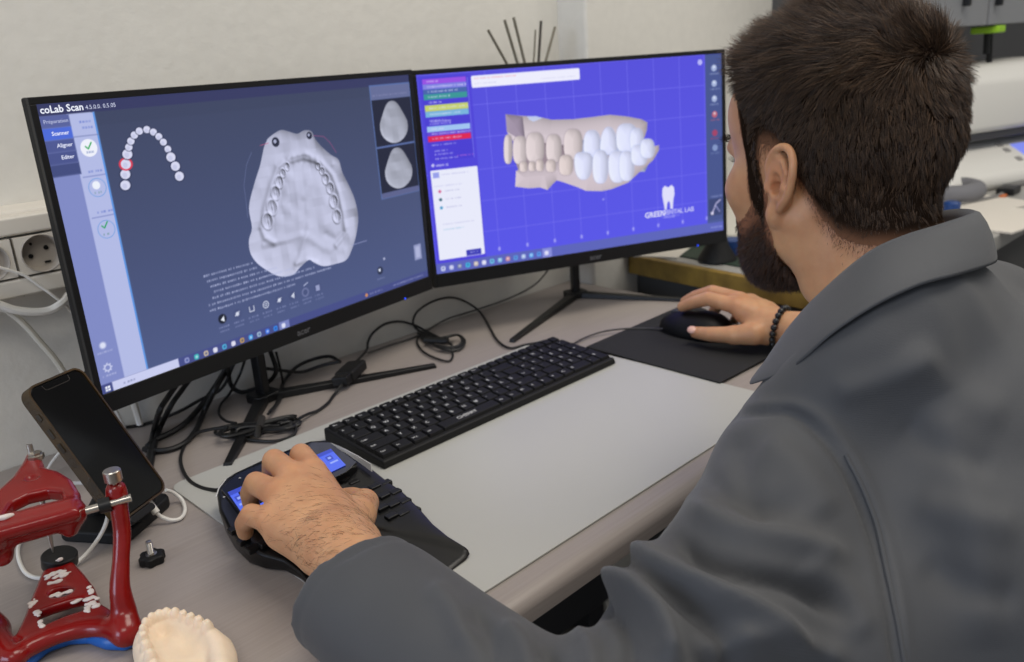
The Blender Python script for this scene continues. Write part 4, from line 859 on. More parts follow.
# hanging leads behind the left monitor
i_ = 0
for pts, r_, lb in [
  ([(192,352,1.00),(182,376,1.00),(170,394,.99),(160,410,.97),(154,430,.004),(150,452,.004),(147,474,.004)], .0036, 'thick black lead dropping behind the phone, leftmost of the three'),
  ([(204,350,1.03),(193,374,1.03),(182,390,1.02),(172,404,1.0),(160,428,.006),(154,448,.004),(150,470,.004)], .0034, 'thick black lead beside the leftmost one, second behind the phone'),
  ([(236,345,1.04),(224,372,1.055),(210,394,1.05),(196,412,.006),(184,424,.005),(170,433,.004),(155,440,.004),(148,446,.004)], .0038, 'thick black lead slanting down left from behind the left monitor stand'),
  ([(240,350,1.045),(228,368,1.045),(216,388,1.02),(204,412,.006),(196,430,.004),(186,442,.004),(172,449,.004),(156,451,.004),(144,449,.004)], .0036, 'thick black lead curving low across the desk toward the phone'),
  ([(252,340,1.04),(236,360,1.04),(222,388,1.04),(200,400,1.05),(178,412,1.05),(152,422,.003),(136,426,.003),(118,428,.003),(100,432,.003)], .0022, 'thin black lead lying along the wall foot behind the phone'),
  ([(226,350,1.04),(228,370,1.03),(231,385,.006),(240,392,.005),(252,390,.006),(264,385,.014),(276,372,1.02),(270,350,1.03)], .0032, 'black lead looping round the foot of the left monitor stand'),
  ([(276,352,1.03),(280,368,1.02),(283,384,.005),(281,398,.004),(274,409,.004),(268,414,.010)], .0018, 'thin black wire dropping from the left monitor to the bundle'),
  ([(246,356,1.04),(240,374,1.03),(230,393,.005),(221,404,.004),(219,414,.004),(226,421,.008),(236,423,.012)], .0018, 'thin black wire winding down to the left end of the bundle'),
  ([(262,368,1.03),(300,372,.010),(320,366,.014),(338,362,.018)], .0024, 'black lead running from the stand to the adapter box'),
  ([(92,366,1.04),(84,376,1.04),(78,386,1.03),(70,400,1.0),(74,428,.99),(88,456,.004)], .0030, 'short black lead behind the lower left corner of the left monitor')]:
    cable(pts, r_, 'cable', lb)
# white cables on the left
cable([(-160,262,1.03),(-90,256,1.02),(-20,262,1.02),(0,267.5,1.02),(12,271,1.02),(25,275.5,1.02),(40,286,1.02),(55,297,1.02),(70,310,1.03),(90,340,1.045),(112,400,1.05),(125,428,.003)], .0017, 'cable', 'thin white cable crossing in front of the wall sockets', M_wcable)
cable([(-180,330,1.04),(-90,310,1.03),(-20,300,1.02),(0,305,1.02),(15,310,1.02),(35,312,1.02),(50,310,1.02),(62,303,1.02),(76,290,1.035),(98,300,1.05),(118,350,1.055),(140,424,.005)], .0045, 'cable', 'thick white cable hanging below the wall sockets', M_wcable)
cable([(-120,320,1.06),(-50,308,1.05),(0,309,1.03),(12,314,1.03),(26,326,1.03),(40,342,1.03),(54,358,1.03),(66,376,1.03),(78,398,1.02),(92,424,.99),(104,452,.004)], .0036, 'cable', 'white cable sloping down the wall to behind the phone', mat('off_white_cable', (196, 192, 180), 0.5))
wc = thing('charging_cable', 'white phone charging cable plugged into the phone and looped on the desk', 'cable', tuple(onz(175, 512, 0)))
pl = PhM @ Vector((.018, -.0765, -.004)); dn = (PhM.to_3x3() @ Vector((0.15, -1, 0))).normalized()
mb = MB(); a = onz(146, 499, .028); b = onz(156.5, 513, .014); mb.tube([tuple(a), tuple(b)], .0038, 12); obj('plug', mb, M_wcable, wc, smooth=True)
mb = MB(); mb.tube(spline([tuple(b)]+Z([(162,517,.008),(172,520,.004),(181,518,.003),(185,510,.003),(182,500,.004),(174,493,.012),(166,490,.02)]), 7), .0019, 8); obj('lead', mb, M_wcable, wc, smooth=True)
mb = MB(); mb.tube(spline(Z([(56,486,.060),(74,483,.058),(90,484,.056),(102,492,.052),(108,503,.046),(107,520,.036),(100,536,.022),(88,552,.010),(74,565,.004),(58,574,.003),(40,578,.003),(27,574,.003),(20,563,.003),(18,550,.003),(22,540,.003),(32,530,.003),(48,522,.003)]), 7), .0019, 8)
tag(obj('cable', mb, M_wcable, None, smooth=True), 'white cable in a big loop behind the red articulator', 'cable')
cable([(112,470,.004),(94,448,.02),(78,440,.05),(66,445,.055),(60,452,.04),(52,462,.02),(46,472,.006),(40,482,.004)], .0017, 'cable', 'short stretch of white cable left of the leaning phone', M_wcable)

# ================================================================== RODS BEHIND THE RIGHT MONITOR
M_rod = mat('dull_grey_metal_rod', (122, 116, 102), 0.5, metal=0.3); M_rod2 = mat('dark_metal_rod', (66, 60, 52), 0.5, metal=0.3)
yr = 1.03; pot = thing('tool_pot', 'dark wall pot behind the right monitor holding the thin metal rods', 'pot', (1.065, yr, .20))
obj('pot', MB().lathe([(0, .20), (.026, .20), (.028, .202), (.028, .34), (.026, .34), (.026, .204), (0, .204)], 36, c=(1.065, yr, 0)), M_matte, pot, smooth=True); obj('wall_bracket', MB().box((1.055, yr+.024, .22), (1.075, WY, .32)), M_matte, pot)
for k, (tx, ty, bx, by, r_, lb) in enumerate([(488,30,507.5,65,.0022,'first rod from the left in the fan above the right monitor'), (504.5,20,518,65,.0025,'second rod from the left in the fan above the right monitor'), (513.5,17.5,525,64,.0025,'third rod from the left, the tallest of the fan above the monitor'), (535.5,30,533.5,64,.0016,'thin pale rod just left of the dark rod above the right monitor'), (541,21,538.5,63,.0024,'dark upright rod, second from the right in the fan above the monitor'), (555,27,545.5,62,.0023,'rightmost rod in the fan above the right monitor, leaning right')]):
    a = ony(tx, ty, yr); b = ony(bx, by, yr); d = (b-a); b2 = Vector((1.065+(k-2.5)*.0075, yr-.002+.004*(k % 2), .345)); b3 = Vector((1.065+(k-2.5)*.0062, yr-.002+.004*(k % 2), .208))
    mb = MB(); mb.tube([tuple(a), tuple(b), tuple(b2), tuple(b3)], r_, 10); tag(obj('metal_rod', mb, M_rod2 if k == 4 else M_rod, None, smooth=True), ('dark ' if k == 4 and False else '')+'grey metal rod, '+lb if k != 4 else lb, 'rod', 'thin metal rods in the pot')

# ================================================================== SECOND BENCH AND WHAT STANDS ON IT
BZ = 0.037
bench = thing('workbench', 'second workbench beyond the desk, its grey top edged with a dull yellow strip', 'workbench', (2.4, 0.75, -0.75))
M_bt = mat('light_grey_benchtop', (158, 156, 152), 0.4, noise=0.03, nscale=8); M_yel = mat('worn_yellow_edge', (150, 122, 52), 0.55, rgb2=(112, 88, 36), nscale=26, bump=.4, bscale=120)
PB = [(1.318, WC-.002), (1.258, 0.512), (1.275, 0.490), (4.2, 0.490), (4.2, WC-.002)]
obj('benchtop', MB().prism([(x+.010, y) for x, y in PB[:3]]+[(4.2, .490), (4.2, WC-.002)], BZ-.034, BZ), M_bt, bench, bevel=0.004, bseg=3)
mb = MB(); mb.prism([(1.322, WC-.003), (1.262, .512), (1.271, .488), (1.256, .484), (1.247, .512), (1.306, WC-.003)], BZ-.036, BZ+.001); obj('edge_strip', mb, M_yel, bench, bevel=0.002)
M_side = mat('dark_grey_panel', (70, 70, 70), 0.6)
obj('side_panel', MB().prism([(1.335, WC-.004), (1.285, .53), (1.305, .53), (1.355, WC-.004)], -.75, BZ-.034), M_side, bench)
obj('front_panel', MB().box((1.31, .53, -.75), (4.2, .55, BZ-.034)), M_side, bench)
obj('cable_opening', MB().prism([(1.3335-.018, .80), (1.3335-.026, .73), (1.3335-.010, .73), (1.3335-.002, .80)], -.12, -.045), mat('black_opening', (6, 6, 6), .9), bench)
def at(px, py, z=BZ): return onz(px, py, z)
# clutter at the near end of the bench
def small(name, px, py, mbf, m, label, cat, bevel=0.002, z=BZ, **k):
    c = at(px, py, z); mb = MB(); mb.xf = Matrix.Translation(c) @ Matrix.Rotation(k.pop('rot', 0), 4, 'Z'); mbf(mb); o = obj(name, mb, m, None, bevel=bevel, **k); return tag(o, label, cat)
small('cutting_mat', 742, 268, lambda m: m.box((.0, -.17, .0004), (.20, .20, .003)), mat('dark_green_mat', (34, 52, 40), .7), 'dark green cutting mat on the second bench behind the yellow edge', 'cutting mat', .001, rot=-.11)
small('paper_sheet', 668, 247, lambda m: m.box((-.10, -.05, .0004), (.09, .06, .004)), mat('white_paper', (214, 208, 198), .8), 'white papers on the second bench just right of the right monitor corner', 'paper', .0005, rot=.3)
st2 = thing('tool_holder', 'black tapered tool holder on the second bench under the right monitor corner', 'tool holder', tuple(at(717, 261)))
c = at(717, 261); obj('body', MB().lathe([(0, .0035), (.036, .0035), (.034, .010), (.022, .030), (.014, .060), (.012, .075), (0, .075)], 30, c=(c.x, c.y, BZ)), M_matte, st2, smooth=True)
small('blue_box', 735, 256, lambda m: m.box((-.020, -.016, .0035), (.020, .016, .034)), mat('blue_plastic', (22, 60, 120), .45), 'small blue box beside the black tool holder on the second bench', 'box', .003, rot=.5)
small('wooden_stick', 762, 253, lambda m: m.tube([(-.09, -.05, .012), (.10, .06, .012)], .007, 10), mat('pale_wood', (206, 176, 132), .6), 'pale wooden stick lying on the second bench beside the bearded chin', 'stick', 0, smooth=True)
small('tool_tray', 752, 232, lambda m: (m.box((-.16, -.10, .0005), (.16, .10, .03)),), mat('off_white_tray', (206, 204, 196), .5), 'off-white tray on the second bench in front of the man\'s face', 'tray', .008, rot=.2)
small('brass_fitting', 737, 214, lambda m: m.lathe([(0, .032), (.028, .032), (.030, .05), (.022, .062), (.012, .085), (0, .088)], 24), mat('brass', (196, 150, 70), .4, metal=.3), 'small golden fitting on the tray between the right monitor and the face', 'fitting', 0, smooth=True)
# machines
M_mach = mat('warm_white_casing', (214, 212, 206), .45); M_mdark = mat('dark_grey_seam', (62, 62, 66), .5)
def machine(name, label, c, w, d, h, rot, prof):
    t = thing(name, label, 'machine', c); F_ = Matrix.Translation(Vector(c)) @ Matrix.Rotation(rot, 4, 'Z'); mb = MB(); mb.xf = F_
    n = len(prof); mb.add([(x, y*d, z*h) for x in (-w/2, w/2) for y, z in prof], [tuple(range(n-1, -1, -1)), tuple(range(n, 2*n))]+[(i, (i+1) % n, n+(i+1) % n, n+i) for i in range(n)])
    obj('casing', mb, M_mach, t, bevel=0.018, bseg=4); return t, F_
c1 = at(1010, 187); mx = Vector((c1.x+.02, c1.y, BZ))
lo_, F_ = machine('scanner_machine', 'white desktop machine with a small blue display on the second bench, lower of the two', (2.50, .765, BZ+.0005), .62, .34, .110, -.30, [(-.5, 0), (.5, 0), (.5, 1), (-.10, 1), (-.42, .45), (-.5, .30)])
def onface(y0, z0, y1, z1, u): return y0+(y1-y0)*u, z0+(z1-z0)*u
def facepanel(name, x0, x1, u0, u1, m, parent, off=.002):
    mb = MB(); mb.xf = F_; a = (-.42*.34, .45*.110); b = (-.10*.34, 1*.110); n = Vector((0, -(b[1]-a[1]), (b[0]-a[0]))).normalized()
    q = []
    for x, u in ((x0, u0), (x1, u0), (x1, u1), (x0, u1)): q.append((x, a[0]+(b[0]-a[0])*u+n.y*off, a[1]+(b[1]-a[1])*u+n.z*off))
    mb.add(q+[(p_[0], p_[1]-n.y*.006, p_[2]-n.z*.006) for p_ in q], [(0, 1, 2, 3), (0, 4, 5, 1), (1, 5, 6, 2), (2, 6, 7, 3), (3, 7, 4, 0)]); return obj(name, mb, m, parent)
facepanel('display', .040, .150, -.05, .62, mat('blue_machine_display', (2, 4, 20), .4, emit=(128, 140, 236, 1.0)), lo_)
for u in (.28, .60, .80): facepanel('button', -.008, .010, u-.20, u-.08, mat('grey_button', (138, 136, 134), .5), lo_, .003)
obj('foot_strip', MB().box((0, 0, 0), (0.001, .001, .001)), M_mdark, lo_) if False else None
up_, F2 = machine('milling_machine', 'plain white boxy machine on the second bench, upper of the two behind the head', (2.54, .795, BZ+.112+.019), .66, .28, .166, -.30, [(-.5, 0), (.5, 0), (.5, 1), (-.30, 1), (-.47, .80), (-.5, .70)])
mb = MB(); mb.xf = F2; mb.box((-.31, -.13, -.018), (.31, .12, .003)); obj('dark_base', mb, M_mdark, up_, bevel=.003)
mb = MB(); mb.xf = F2; mb.lathe([(.009, 0), (.009, .006), (0, .007)], 18, c=(.085, -.141, .035), axis=(0, -1, 0)); obj('button', mb, MATS['grey_button'], up_, smooth=True)
# rolled grey sleeve
c = at(950, 200); rl = tag(obj('grey_roll', MB().tube([(c.x+.070*math.cos(a), c.y+.052*math.sin(a), BZ+.0225) for a in np.linspace(0, 2*math.pi, 36, endpoint=False)], .022, 14, closed=True), mat('grey_foam', (112, 112, 116), .8), None, smooth=True), 'grey padded ring on the second bench right beside the back of the head', 'ring')
small('paper_sheet', 962, 205, lambda m: m.box((-.13, -.10, .0004), (.13, .10, .003)), MATS['white_paper'], 'white paper sheet on the second bench nearest the back of the neck', 'paper', .0005, rot=-.4)
small('paper_sheet', 1004, 221, lambda m: m.box((-.12, -.07, .0004), (.13, .07, .005)), MATS['white_paper'], 'white paper pad near the front edge of the second bench, beside the collar', 'paper', .0005, rot=-.15)
small('blue_dish', 951, 213, lambda m: m.lathe([(0, .0035), (.018, .0035), (.018, .022), (.013, .026), (0, .026)], 20), MATS['blue_plastic'], 'small blue dish on the second bench beside the hairline', 'dish', 0, smooth=True)
small('black_connector', 1008, 194, lambda m: m.box((-.03, -.02, .0005), (.03, .02, .018)), M_black, 'small black connector on the second bench in front of the white machine', 'connector', .004)
small('orange_clip', 1003, 198, lambda m: m.box((-.012, -.006, .0005), (.012, .006, .008)), mat('orange_plastic', (200, 110, 60), .5), 'tiny orange clip beside the black connector on the second bench', 'clip', .002)
c = at(990, 197); tag(obj('grey_cable', MB().tube(spline([(c.x-.15, c.y+.02, BZ+.005), (c.x, c.y-.02, BZ+.005), (c.x+.12, c.y+.0, BZ+.005), (c.x+.3, c.y-.05, BZ+.005)], 6), .005, 8), mat('mid_grey_cable', (120, 118, 116), .5), None, smooth=True), 'grey cable lying in front of the white machines on the second bench', 'cable')
# wall cabinets and the flat dark grey panel below them
yc = WC-.30; zc = ony(1000, 25, yc).z
M_cab = mat('grey_cabinet_front', (132, 134, 138), .45)
zw = [ony(1000, y, WC-.01).z for y in (25, 62)]
tag(obj('dark_wall_panel', MB().box((2.25, WC-.010, BZ+.001), (4.2, WC-.001, zc+.02)), mat('charcoal_grey', (74, 74, 76), .8), None), 'dark grey panel on the wall between the white machines and the cabinets', 'wall panel')
xg = ony(989, 10, yc).x
for k, (xa, xb, lb) in enumerate([(xg-.50, xg-.008, 'grey wall cabinet with a small dark handle behind the head'), (xg+.008, xg+.62, 'grey wall cabinet at the top right corner of the picture')]):
    t = thing('wall_cabinet', lb, 'cabinet', ((xa+xb)/2, yc+.15, zc)); obj('body', MB().box((xa+.004, yc+.018, zc), (xb-.004, WC-.001, zc+.6)), M_side, t)
    d_ = obj('door', MB().box((xa, yc, zc+.002), (xb, yc+.017, zc+.6)), M_cab, t, bevel=.002)
    hx = ony(963.5, 3, yc).x if k == 0 else xg+.045; obj('handle', MB().box((hx-.008, yc-.016, zc+.045), (hx+.008, yc, zc+.14)), M_black, d_, bevel=.003)
c = ony(1009, 26, yc-.02); lampt = thing('clamp_stand', 'black clamp stand with a yellow-green band hanging below the wall cabinets', 'stand', (c.x, yc+.05, zc-.02))
obj('band', MB().box((c.x-.028, yc-.006, zc-.018), (c.x+.028, yc+.06, zc-.001)), mat('yellow_green_plastic', (150, 200, 30), .5), lampt, bevel=.004)
zb_ = ony(1003, 63, yc+.03).z
for dx in (.0, .024): obj('leg', MB().tube([(c.x+.006+dx, yc+.03, zc-.016), (c.x+.014+dx*1.3, yc+.03, zb_+(.008 if dx else .03))], .0075, 10), M_black, lampt, smooth=True)

# ================================================================== PERSON
def project(V):
    d = V-CPOS; z = d@CF; return np.stack([512+FPX*(d@CR)/z, 331-FPX*(d@CU)/z], 1), z
def vnoise(P, s, seed=0):
    """smooth value noise in [-1, 1] at points P with cell size s"""
    r = np.random.RandomState(seed); T = r.uniform(-1, 1, 4096); q = P/s+100.0; i = np.floor(q).astype(np.int64); f = q-i; f = f*f*(3-2*f); out = 0
    for dx in (0, 1):
        for dy in (0, 1):
            for dz in (0, 1):
                h = ((i[:,0]+dx)*73856093 ^ (i[:,1]+dy)*19349663 ^ (i[:,2]+dz)*83492791) & 4095
                out = out+T[h]*(f[:,0] if dx else 1-f[:,0])*(f[:,1] if dy else 1-f[:,1])*(f[:,2] if dz else 1-f[:,2])
    return out
AZ = math.radians(19); PITCH = math.radians(4); ROLL = math.radians(0)
hF = np.array([math.sin(AZ)*math.cos(PITCH), math.cos(AZ)*math.cos(PITCH), -math.sin(PITCH)]); hL = np.array([-math.cos(AZ), math.sin(AZ), 0.0]); hU = np.cross(hF, hL)
hU = hU if hU[2] > 0 else -hU
HC = np.array([0.737, 0.342, 0.320])
HM = np.stack([hF, hL, hU], 1)
def hp(f, l, u): return HC+hF*f+hL*l+hU*u
def hloc(V): return (V-HC)@HM
NB = np.array([0.715, 0.262, 0.20])
person = thing('person', 'seated man with short dark hair and a full beard wearing a dark grey work jacket', 'person', (0.70, -0.03, -0.75))
# --- skin material
def skin_mat():
    m = bpy.data.materials.new('skin'); m.use_nodes = True; N = m.node_tree.nodes; L = m.node_tree.links; b = N['Principled BSDF']
    tc = N.new('ShaderNodeTexCoord'); t = N.new('ShaderNodeTexNoise'); t.inputs['Scale'].default_value = 38; t.inputs['Detail'].default_value = 5; L.new(tc.outputs['Object'], t.inputs['Vector'])
    r = N.new('ShaderNodeValToRGB'); r.color_ramp.elements[0].position = .30; r.color_ramp.elements[1].position = .72; r.color_ramp.elements[0].color = lin((184, 134, 98)); r.color_ramp.elements[1].color = lin((204, 156, 116)); L.new(t.outputs['Fac'], r.inputs['Fac'])
    a = N.new('ShaderNodeAttribute'); a.attribute_name = 'tint'; mx = N.new('ShaderNodeMix'); mx.data_type = 'RGBA'; mx.blend_type = 'MULTIPLY'; mx.inputs[0].default_value = 1
    L.new(r.outputs[0], mx.inputs[6]); L.new(a.outputs['Color'], mx.inputs[7]); L.new(mx.outputs[2], b.inputs['Base Color'])
    b.inputs['Roughness'].default_value = .48; b.inputs['Subsurface Weight'].default_value = .25; b.inputs['Subsurface Radius'].default_value = (1, .35, .2); b.inputs['Subsurface Scale'].default_value = .004; b.inputs['Specular IOR Level'].default_value = .4
    t2 = N.new('ShaderNodeTexNoise'); t2.inputs['Scale'].default_value = 420; t2.inputs['Detail'].default_value = 3; L.new(tc.outputs['Object'], t2.inputs['Vector']); bp = N.new('ShaderNodeBump'); bp.inputs['Strength'].default_value = .18; bp.inputs['Distance'].default_value = .0008; L.new(t2.outputs['Fac'], bp.inputs['Height']); L.new(bp.outputs[0], b.inputs['Normal'])
    return m
M_skin = skin_mat(); M_nail = mat('fingernail', (222, 176, 160), 0.3, spec=.5)
# --- head and neck
S = SDF(HC-0.175, HC+0.155, 0.0016)
r3 = HM
S.ell(hp(-.012, 0, .026), (.098, .0755, .090), .01, rot=r3)
S.ell(hp(.040, 0, -.035), (.055, .060, .080), .02, rot=r3)
S.ell(hp(-.024, 0, -.010), (.042, .050, .046), .03, rot=r3)
for s in (1, -1):
    S.chain([hp(-.006, s*.058, -.045), hp(.000, s*.056, -.062), hp(.032, s*.042, -.084), hp(.060, s*.018, -.099)], [.016, .017, .017, .014], .022)
    S.ell(hp(.053, s*.046, -.022), (.024, .019, .018), .02, rot=r3)
S.ell(hp(.067, 0, -.098), (.017, .022, .015), .015, rot=r3); S.ell(hp(.035, 0, -.080), (.042, .045, .026), .02, rot=r3)
for s in (1, -1): S.ell(hp(.045, s*.032, .045), (.036, .031, .036), .02, rot=r3)
S.chain([hp(.081, .036, .014), hp(.089, .0, .016), hp(.081, -.036, .014)], .010, .012)
for s in (1, -1): S.ell(hp(.092, s*.031, -.002), (.018, .018, .0125), .010, rot=r3, op='-'); S.ell(hp(.072, s*.031, -.003), (.014, .014, .0125), .002, rot=r3)
S.chain([hp(.090, 0, .006), hp(.103, 0, -.016), hp(.112, 0, -.032)], [.0065, .0080, .0105], .008)
for s in (1, -1): S.ell(hp(.100, s*.0125, -.036), (.010, .0075, .0075), .005, rot=r3)
S.ell(hp(.094, 0, -.064), (.012, .026, .0065), .006, rot=r3); S.ell(hp(.093, 0, -.074), (.011, .023, .007), .005, rot=r3); S.cone(hp(.107, -.02, -.069), hp(.107, .02, -.069), .0012, .0012, .002, '-')
# neck
nt_ = hp(.000, 0, -.055)
S.chain([nt_, NB+np.array([0.005, 0.030, .055]), NB], [.046, .053, .063], .024)
for s in (1, -1): S.chain([hp(-.022, s*.056, -.045), NB+hL*s*.03+np.array([0, .05, .02])], [.014, .016], .025)
# ears
for s in (1, -1):
    def ep(f, u, o): return hp(-.013+f-.20*u-o*.55, s*(.072+o*.85), -.014+u)
    S.ell(ep(-.004, .004, .006), (.015, .0065, .024), .006, rot=r3)
    hx = [ep(.010, .004, .003), ep(.013, .018, .006), ep(.006, .030, .010), ep(-.007, .033, .014), ep(-.0165, .025, .0165), ep(-.0195, .010, .0175), ep(-.0165, -.006, .0155), ep(-.009, -.018, .011)]
    hx = [np.array(q) for q in spline([tuple(q) for q in hx], 4)]
    S.chain(hx, .0036, .003)
    S.chain([ep(-.011, .000, .013), ep(-.012, .012, .014), ep(-.005, .022, .011), ep(.002, .024, .008)], .0028, .004); S.chain([ep(-.011, .000, .013), ep(-.006, -.010, .010)], .0028, .004)
    S.ell(ep(-.0005, -.024, .0065), (.0085, .0055, .0100), .006, rot=r3)
    S.ell(ep(.0015, .002, .0135), (.0068, .0070, .0100), .003, rot=r3, op='-'); S.ell(ep(.002, -.001, .009), (.0042, .009, .0055), .002, rot=r3, op='-')
    S.ell(ep(-.011, .020, .0180), (.0030, .0030, .0080), .002, rot=r3, op='-')
    S.ell(ep(.0105, -.001, .0065), (.0036, .0042, .0058), .003, rot=r3)
HV, HQ = S.mesh(); HV = smooth_mesh(HV, HQ, 2)
def finger(S, pts, rs, k=.004):
    S.chain(pts, rs, k)
def tint_of(V, spots):
    c = np.ones((len(V), 3))
    for p_, r_, col in spots:
        w = np.exp(-(np.linalg.norm(V-np.array(p_), axis=1)/r_)**2)[:, None]; c = c*(1-w)+c*np.array(col)*w
    return c
# --- left hand (on the control pad)
WL = np.array([0.304, 0.528, 0.056]); EL = np.array([0.286, 0.245, 0.034])
lm = dict(i=(.349, .640, .074), m=(.328, .640, .078), r=(.306, .630, .073), p=(.287, .611, .062))
lf = dict(i=[(.359, .676, .076), (.366, .694, .056), (.368, .701, .042)], m=[(.333, .680, .079), (.337, .697, .059), (.338, .702, .045)],
          r=[(.305, .666, .072), (.306, .684, .055), (.308, .690, .040)], p=[(.283, .638, .060), (.282, .653, .046), (.284, .659, .034)])
rad = dict(i=(.0122, .0110, .0096, .0082), m=(.0124, .0112, .0098, .0084), r=(.0120, .0106, .0092, .0080), p=(.0112, .0096, .0084, .0074))
S = SDF((.21, .40, .0), (.44, .74, .125), 0.0013)
for k in 'imrp':
    M_ = np.array(lm[k]); w0 = WL+np.array([(M_[0]-WL[0])*.42, .022, .000+(.002 if k in 'im' else -.002)])
    S.chain([w0, (w0+M_)/2+np.array([0, 0, .003]), M_], [.0165, .0135, .0118], .014)
    S.cone(w0+np.array([0, .01, -.010]), M_+np.array([0, -.012, -.012]), .012, .010, .014)
for k in 'imrp':
    r_ = rad[k]; S.chain([np.array(lm[k])]+[np.array(q) for q in lf[k]], list(r_), .0035)
S.chain([WL+np.array([.022, .02, -.008]), (.352, .575, .052), (.374, .600, .044)], [.013, .0155, .0130], .014)
S.chain([(.374, .600, .044), (.378, .626, .038), (.368, .648, .034)], [.0122, .0108, .0090], .004)
S.chain([WL+(EL-WL)*t+np.array([0, 0, 0]) for t in (-.06, .0, .1, .25, .45)], [.0265, .0260, .0275, .031, .035], .012)
S.ell(WL+np.array([0.004, 0.004, 0]), (.031, .026, .021), .012)
LV, LQ = S.mesh(); LV = smooth_mesh(LV, LQ, 2)
# --- right hand (on the mouse)
WR = np.array([1.052, 0.545, 0.040]); ER = np.array([1.085, 0.272, 0.050])
rm = dict(i=(1.045, .616, .062), m=(1.066, .621, .065), r=(1.087, .615, .058), p=(1.104, .603, .047))
rf = dict(i=[(1.042, .660, .067), (1.040, .686, .057), (1.040, .704, .048)], m=[(1.066, .668, .070), (1.064, .697, .059), (1.063, .714, .049)],
          r=[(1.093, .655, .056), (1.094, .676, .040), (1.090, .684, .026)], p=[(1.112, .634, .042), (1.114, .650, .028), (1.111, .656, .017)])
S = SDF((.96, .38, .0), (1.15, .75, .115), 0.0014)
for k in 'imrp':
    M_ = np.array(rm[k]); w0 = WR+np.array([(M_[0]-WR[0])*.42, .022, 0])
    S.chain([w0, (w0+M_)/2+np.array([0, 0, .003]), M_], [.0160, .0135, .0115], .014)
    S.cone(w0+np.array([0, .01, -.008]), M_+np.array([0, -.012, -.012]), .012, .010, .014)
    S.chain([M_]+[np.array(q) for q in rf[k]], [a*.97 for a in rad[k]], .0035)
S.chain([WR+np.array([-.018, .02, -.010]), (1.022, .572, .034), (1.012, .598, .030)], [.013, .0165, .0135], .014)
S.chain([(1.012, .598, .030), (1.004, .632, .027), (1.007, .658, .024)], [.0125, .0108, .0088], .004)
S.chain([WR+(ER-WR)*t for t in (-.05, 0, .12, .3, .5)], [.0235, .0235, .0255, .030, .034], .012)
S.F = np.maximum(S.F, (0.0058-(S.lo[2]+S.h*np.arange(S.n[2]))[None, None, :]).astype(np.float32))
RV, RQ = S.mesh(); RV = smooth_mesh(RV, RQ, 2)
# --- trunk, arms and legs under the clothes (coarse, hidden)
sh_l = np.array([0.553, 0.272, 0.100]); sh_r = np.array([0.895, 0.250, 0.135])
pelv = np.array([0.705, -0.03, -0.20])
S = SDF((.22, -.22, -.76), (1.22, .60, .27), 0.006)
S.ell((.715, .20, .07), (.155, .095, .12), .04).ell((.705, .09, -.06), (.145, .10, .14), .05).ell(pelv, (.155, .115, .11), .05)
S.chain([NB, sh_l], [.05, .042], .04).chain([NB, sh_r], [.05, .042], .04)
S.chain([sh_l, EL, EL+(WL-EL)*.62], [.045, .036, .030], .02).chain([sh_r, ER, ER+(WR-ER)*.62], [.045, .036, .030], .02)
for s in (-1, 1):
    kn_ = (.705+s*.13, .36, -.24); S.chain([(.705+s*.09, .0, -.23), kn_, (.705+s*.14, .30, -.68)], [.075, .055, .042], .02)
TV, TQ = S.mesh()
allV = [HV, LV, RV, TV]; allQ = []; o_ = 0
for v, q in zip(allV, (HQ, LQ, RQ, TQ)): allQ.append(q+o_); o_ += len(v)
BV = np.concatenate(allV); BQ = np.concatenate(allQ)
spots = [(lm[k], .013, (1.0, .86, .82)) for k in 'imrp']+[(lf[k][0], .010, (1.0, .88, .84)) for k in 'imrp']+[(rm[k], .012, (1.0, .87, .83)) for k in 'imrp']+[(hp(-.02, .088, -.006), .020, (1.0, .84, .80)), ((1.007, .658, .024), .01, (1.0, .88, .86))]
HN = vnormals(HV, HQ); hl = hloc(HV)
def sstep(a, b, x): t = np.clip((x-a)/(b-a), 0, 1); return t*t*(3-2*t)
fx = [-.14, -.10, -.075, -.058, -.046, -.038, -.030, -.020, -.008, .006, .0125, .016, .022, .030, .037, .044, .052, .062, .076, .10]
ub = [-.066, -.066, -.064, -.058, -.042, -.020, -.002, .014, .020, .020, .006, -.060, -.060, -.045, .030, .066, .080, .087, .091, .094]
def hairline(P): return np.interp(P[:, 0], fx, ub)
def hdist(P): return np.minimum(P[:, 2]-hairline(P), np.interp(P[:, 2], [-.06, -.01, .045, .068, .08, .094], [.026, .032, .039, .044, .052, .085])-P[:, 0])
ear = (np.abs(hl[:, 1]) > .0775) & (np.abs(hl[:, 2]+.016) < .045) & (np.abs(hl[:, 0]+.018) < .034)
def in_hair(P, n, m=0.0): return (P[:, 2] > hairline(P)+m)
HLD = hl[:, 2]-hairline(hl); HEAR = ear | (hl[:, 0] > .10)
bt_ = tint_of(BV, spots); nh = len(HV); stub = sstep(-.020, .004, HLD)[:, None]*np.where(HEAR, 0, 1)[:, None]; bt_[:nh] = bt_[:nh]*(1-stub*(1-np.array([[.62, .52, .46]])))
body = npobj('body', BV, BQ, M_skin, person, color=bt_)
mb = MB()
q = Matrix.Translation((1.0015, .661, .0285)) @ Matrix.Rotation(.15, 4, 'Z') @ Matrix.Rotation(-.75, 4, 'Y'); mb.xf = q; mb.ball((0, 0, .0015), (.0062, .0075, .0034), 16)
obj('fingernail', mb, M_nail, body, smooth=True)

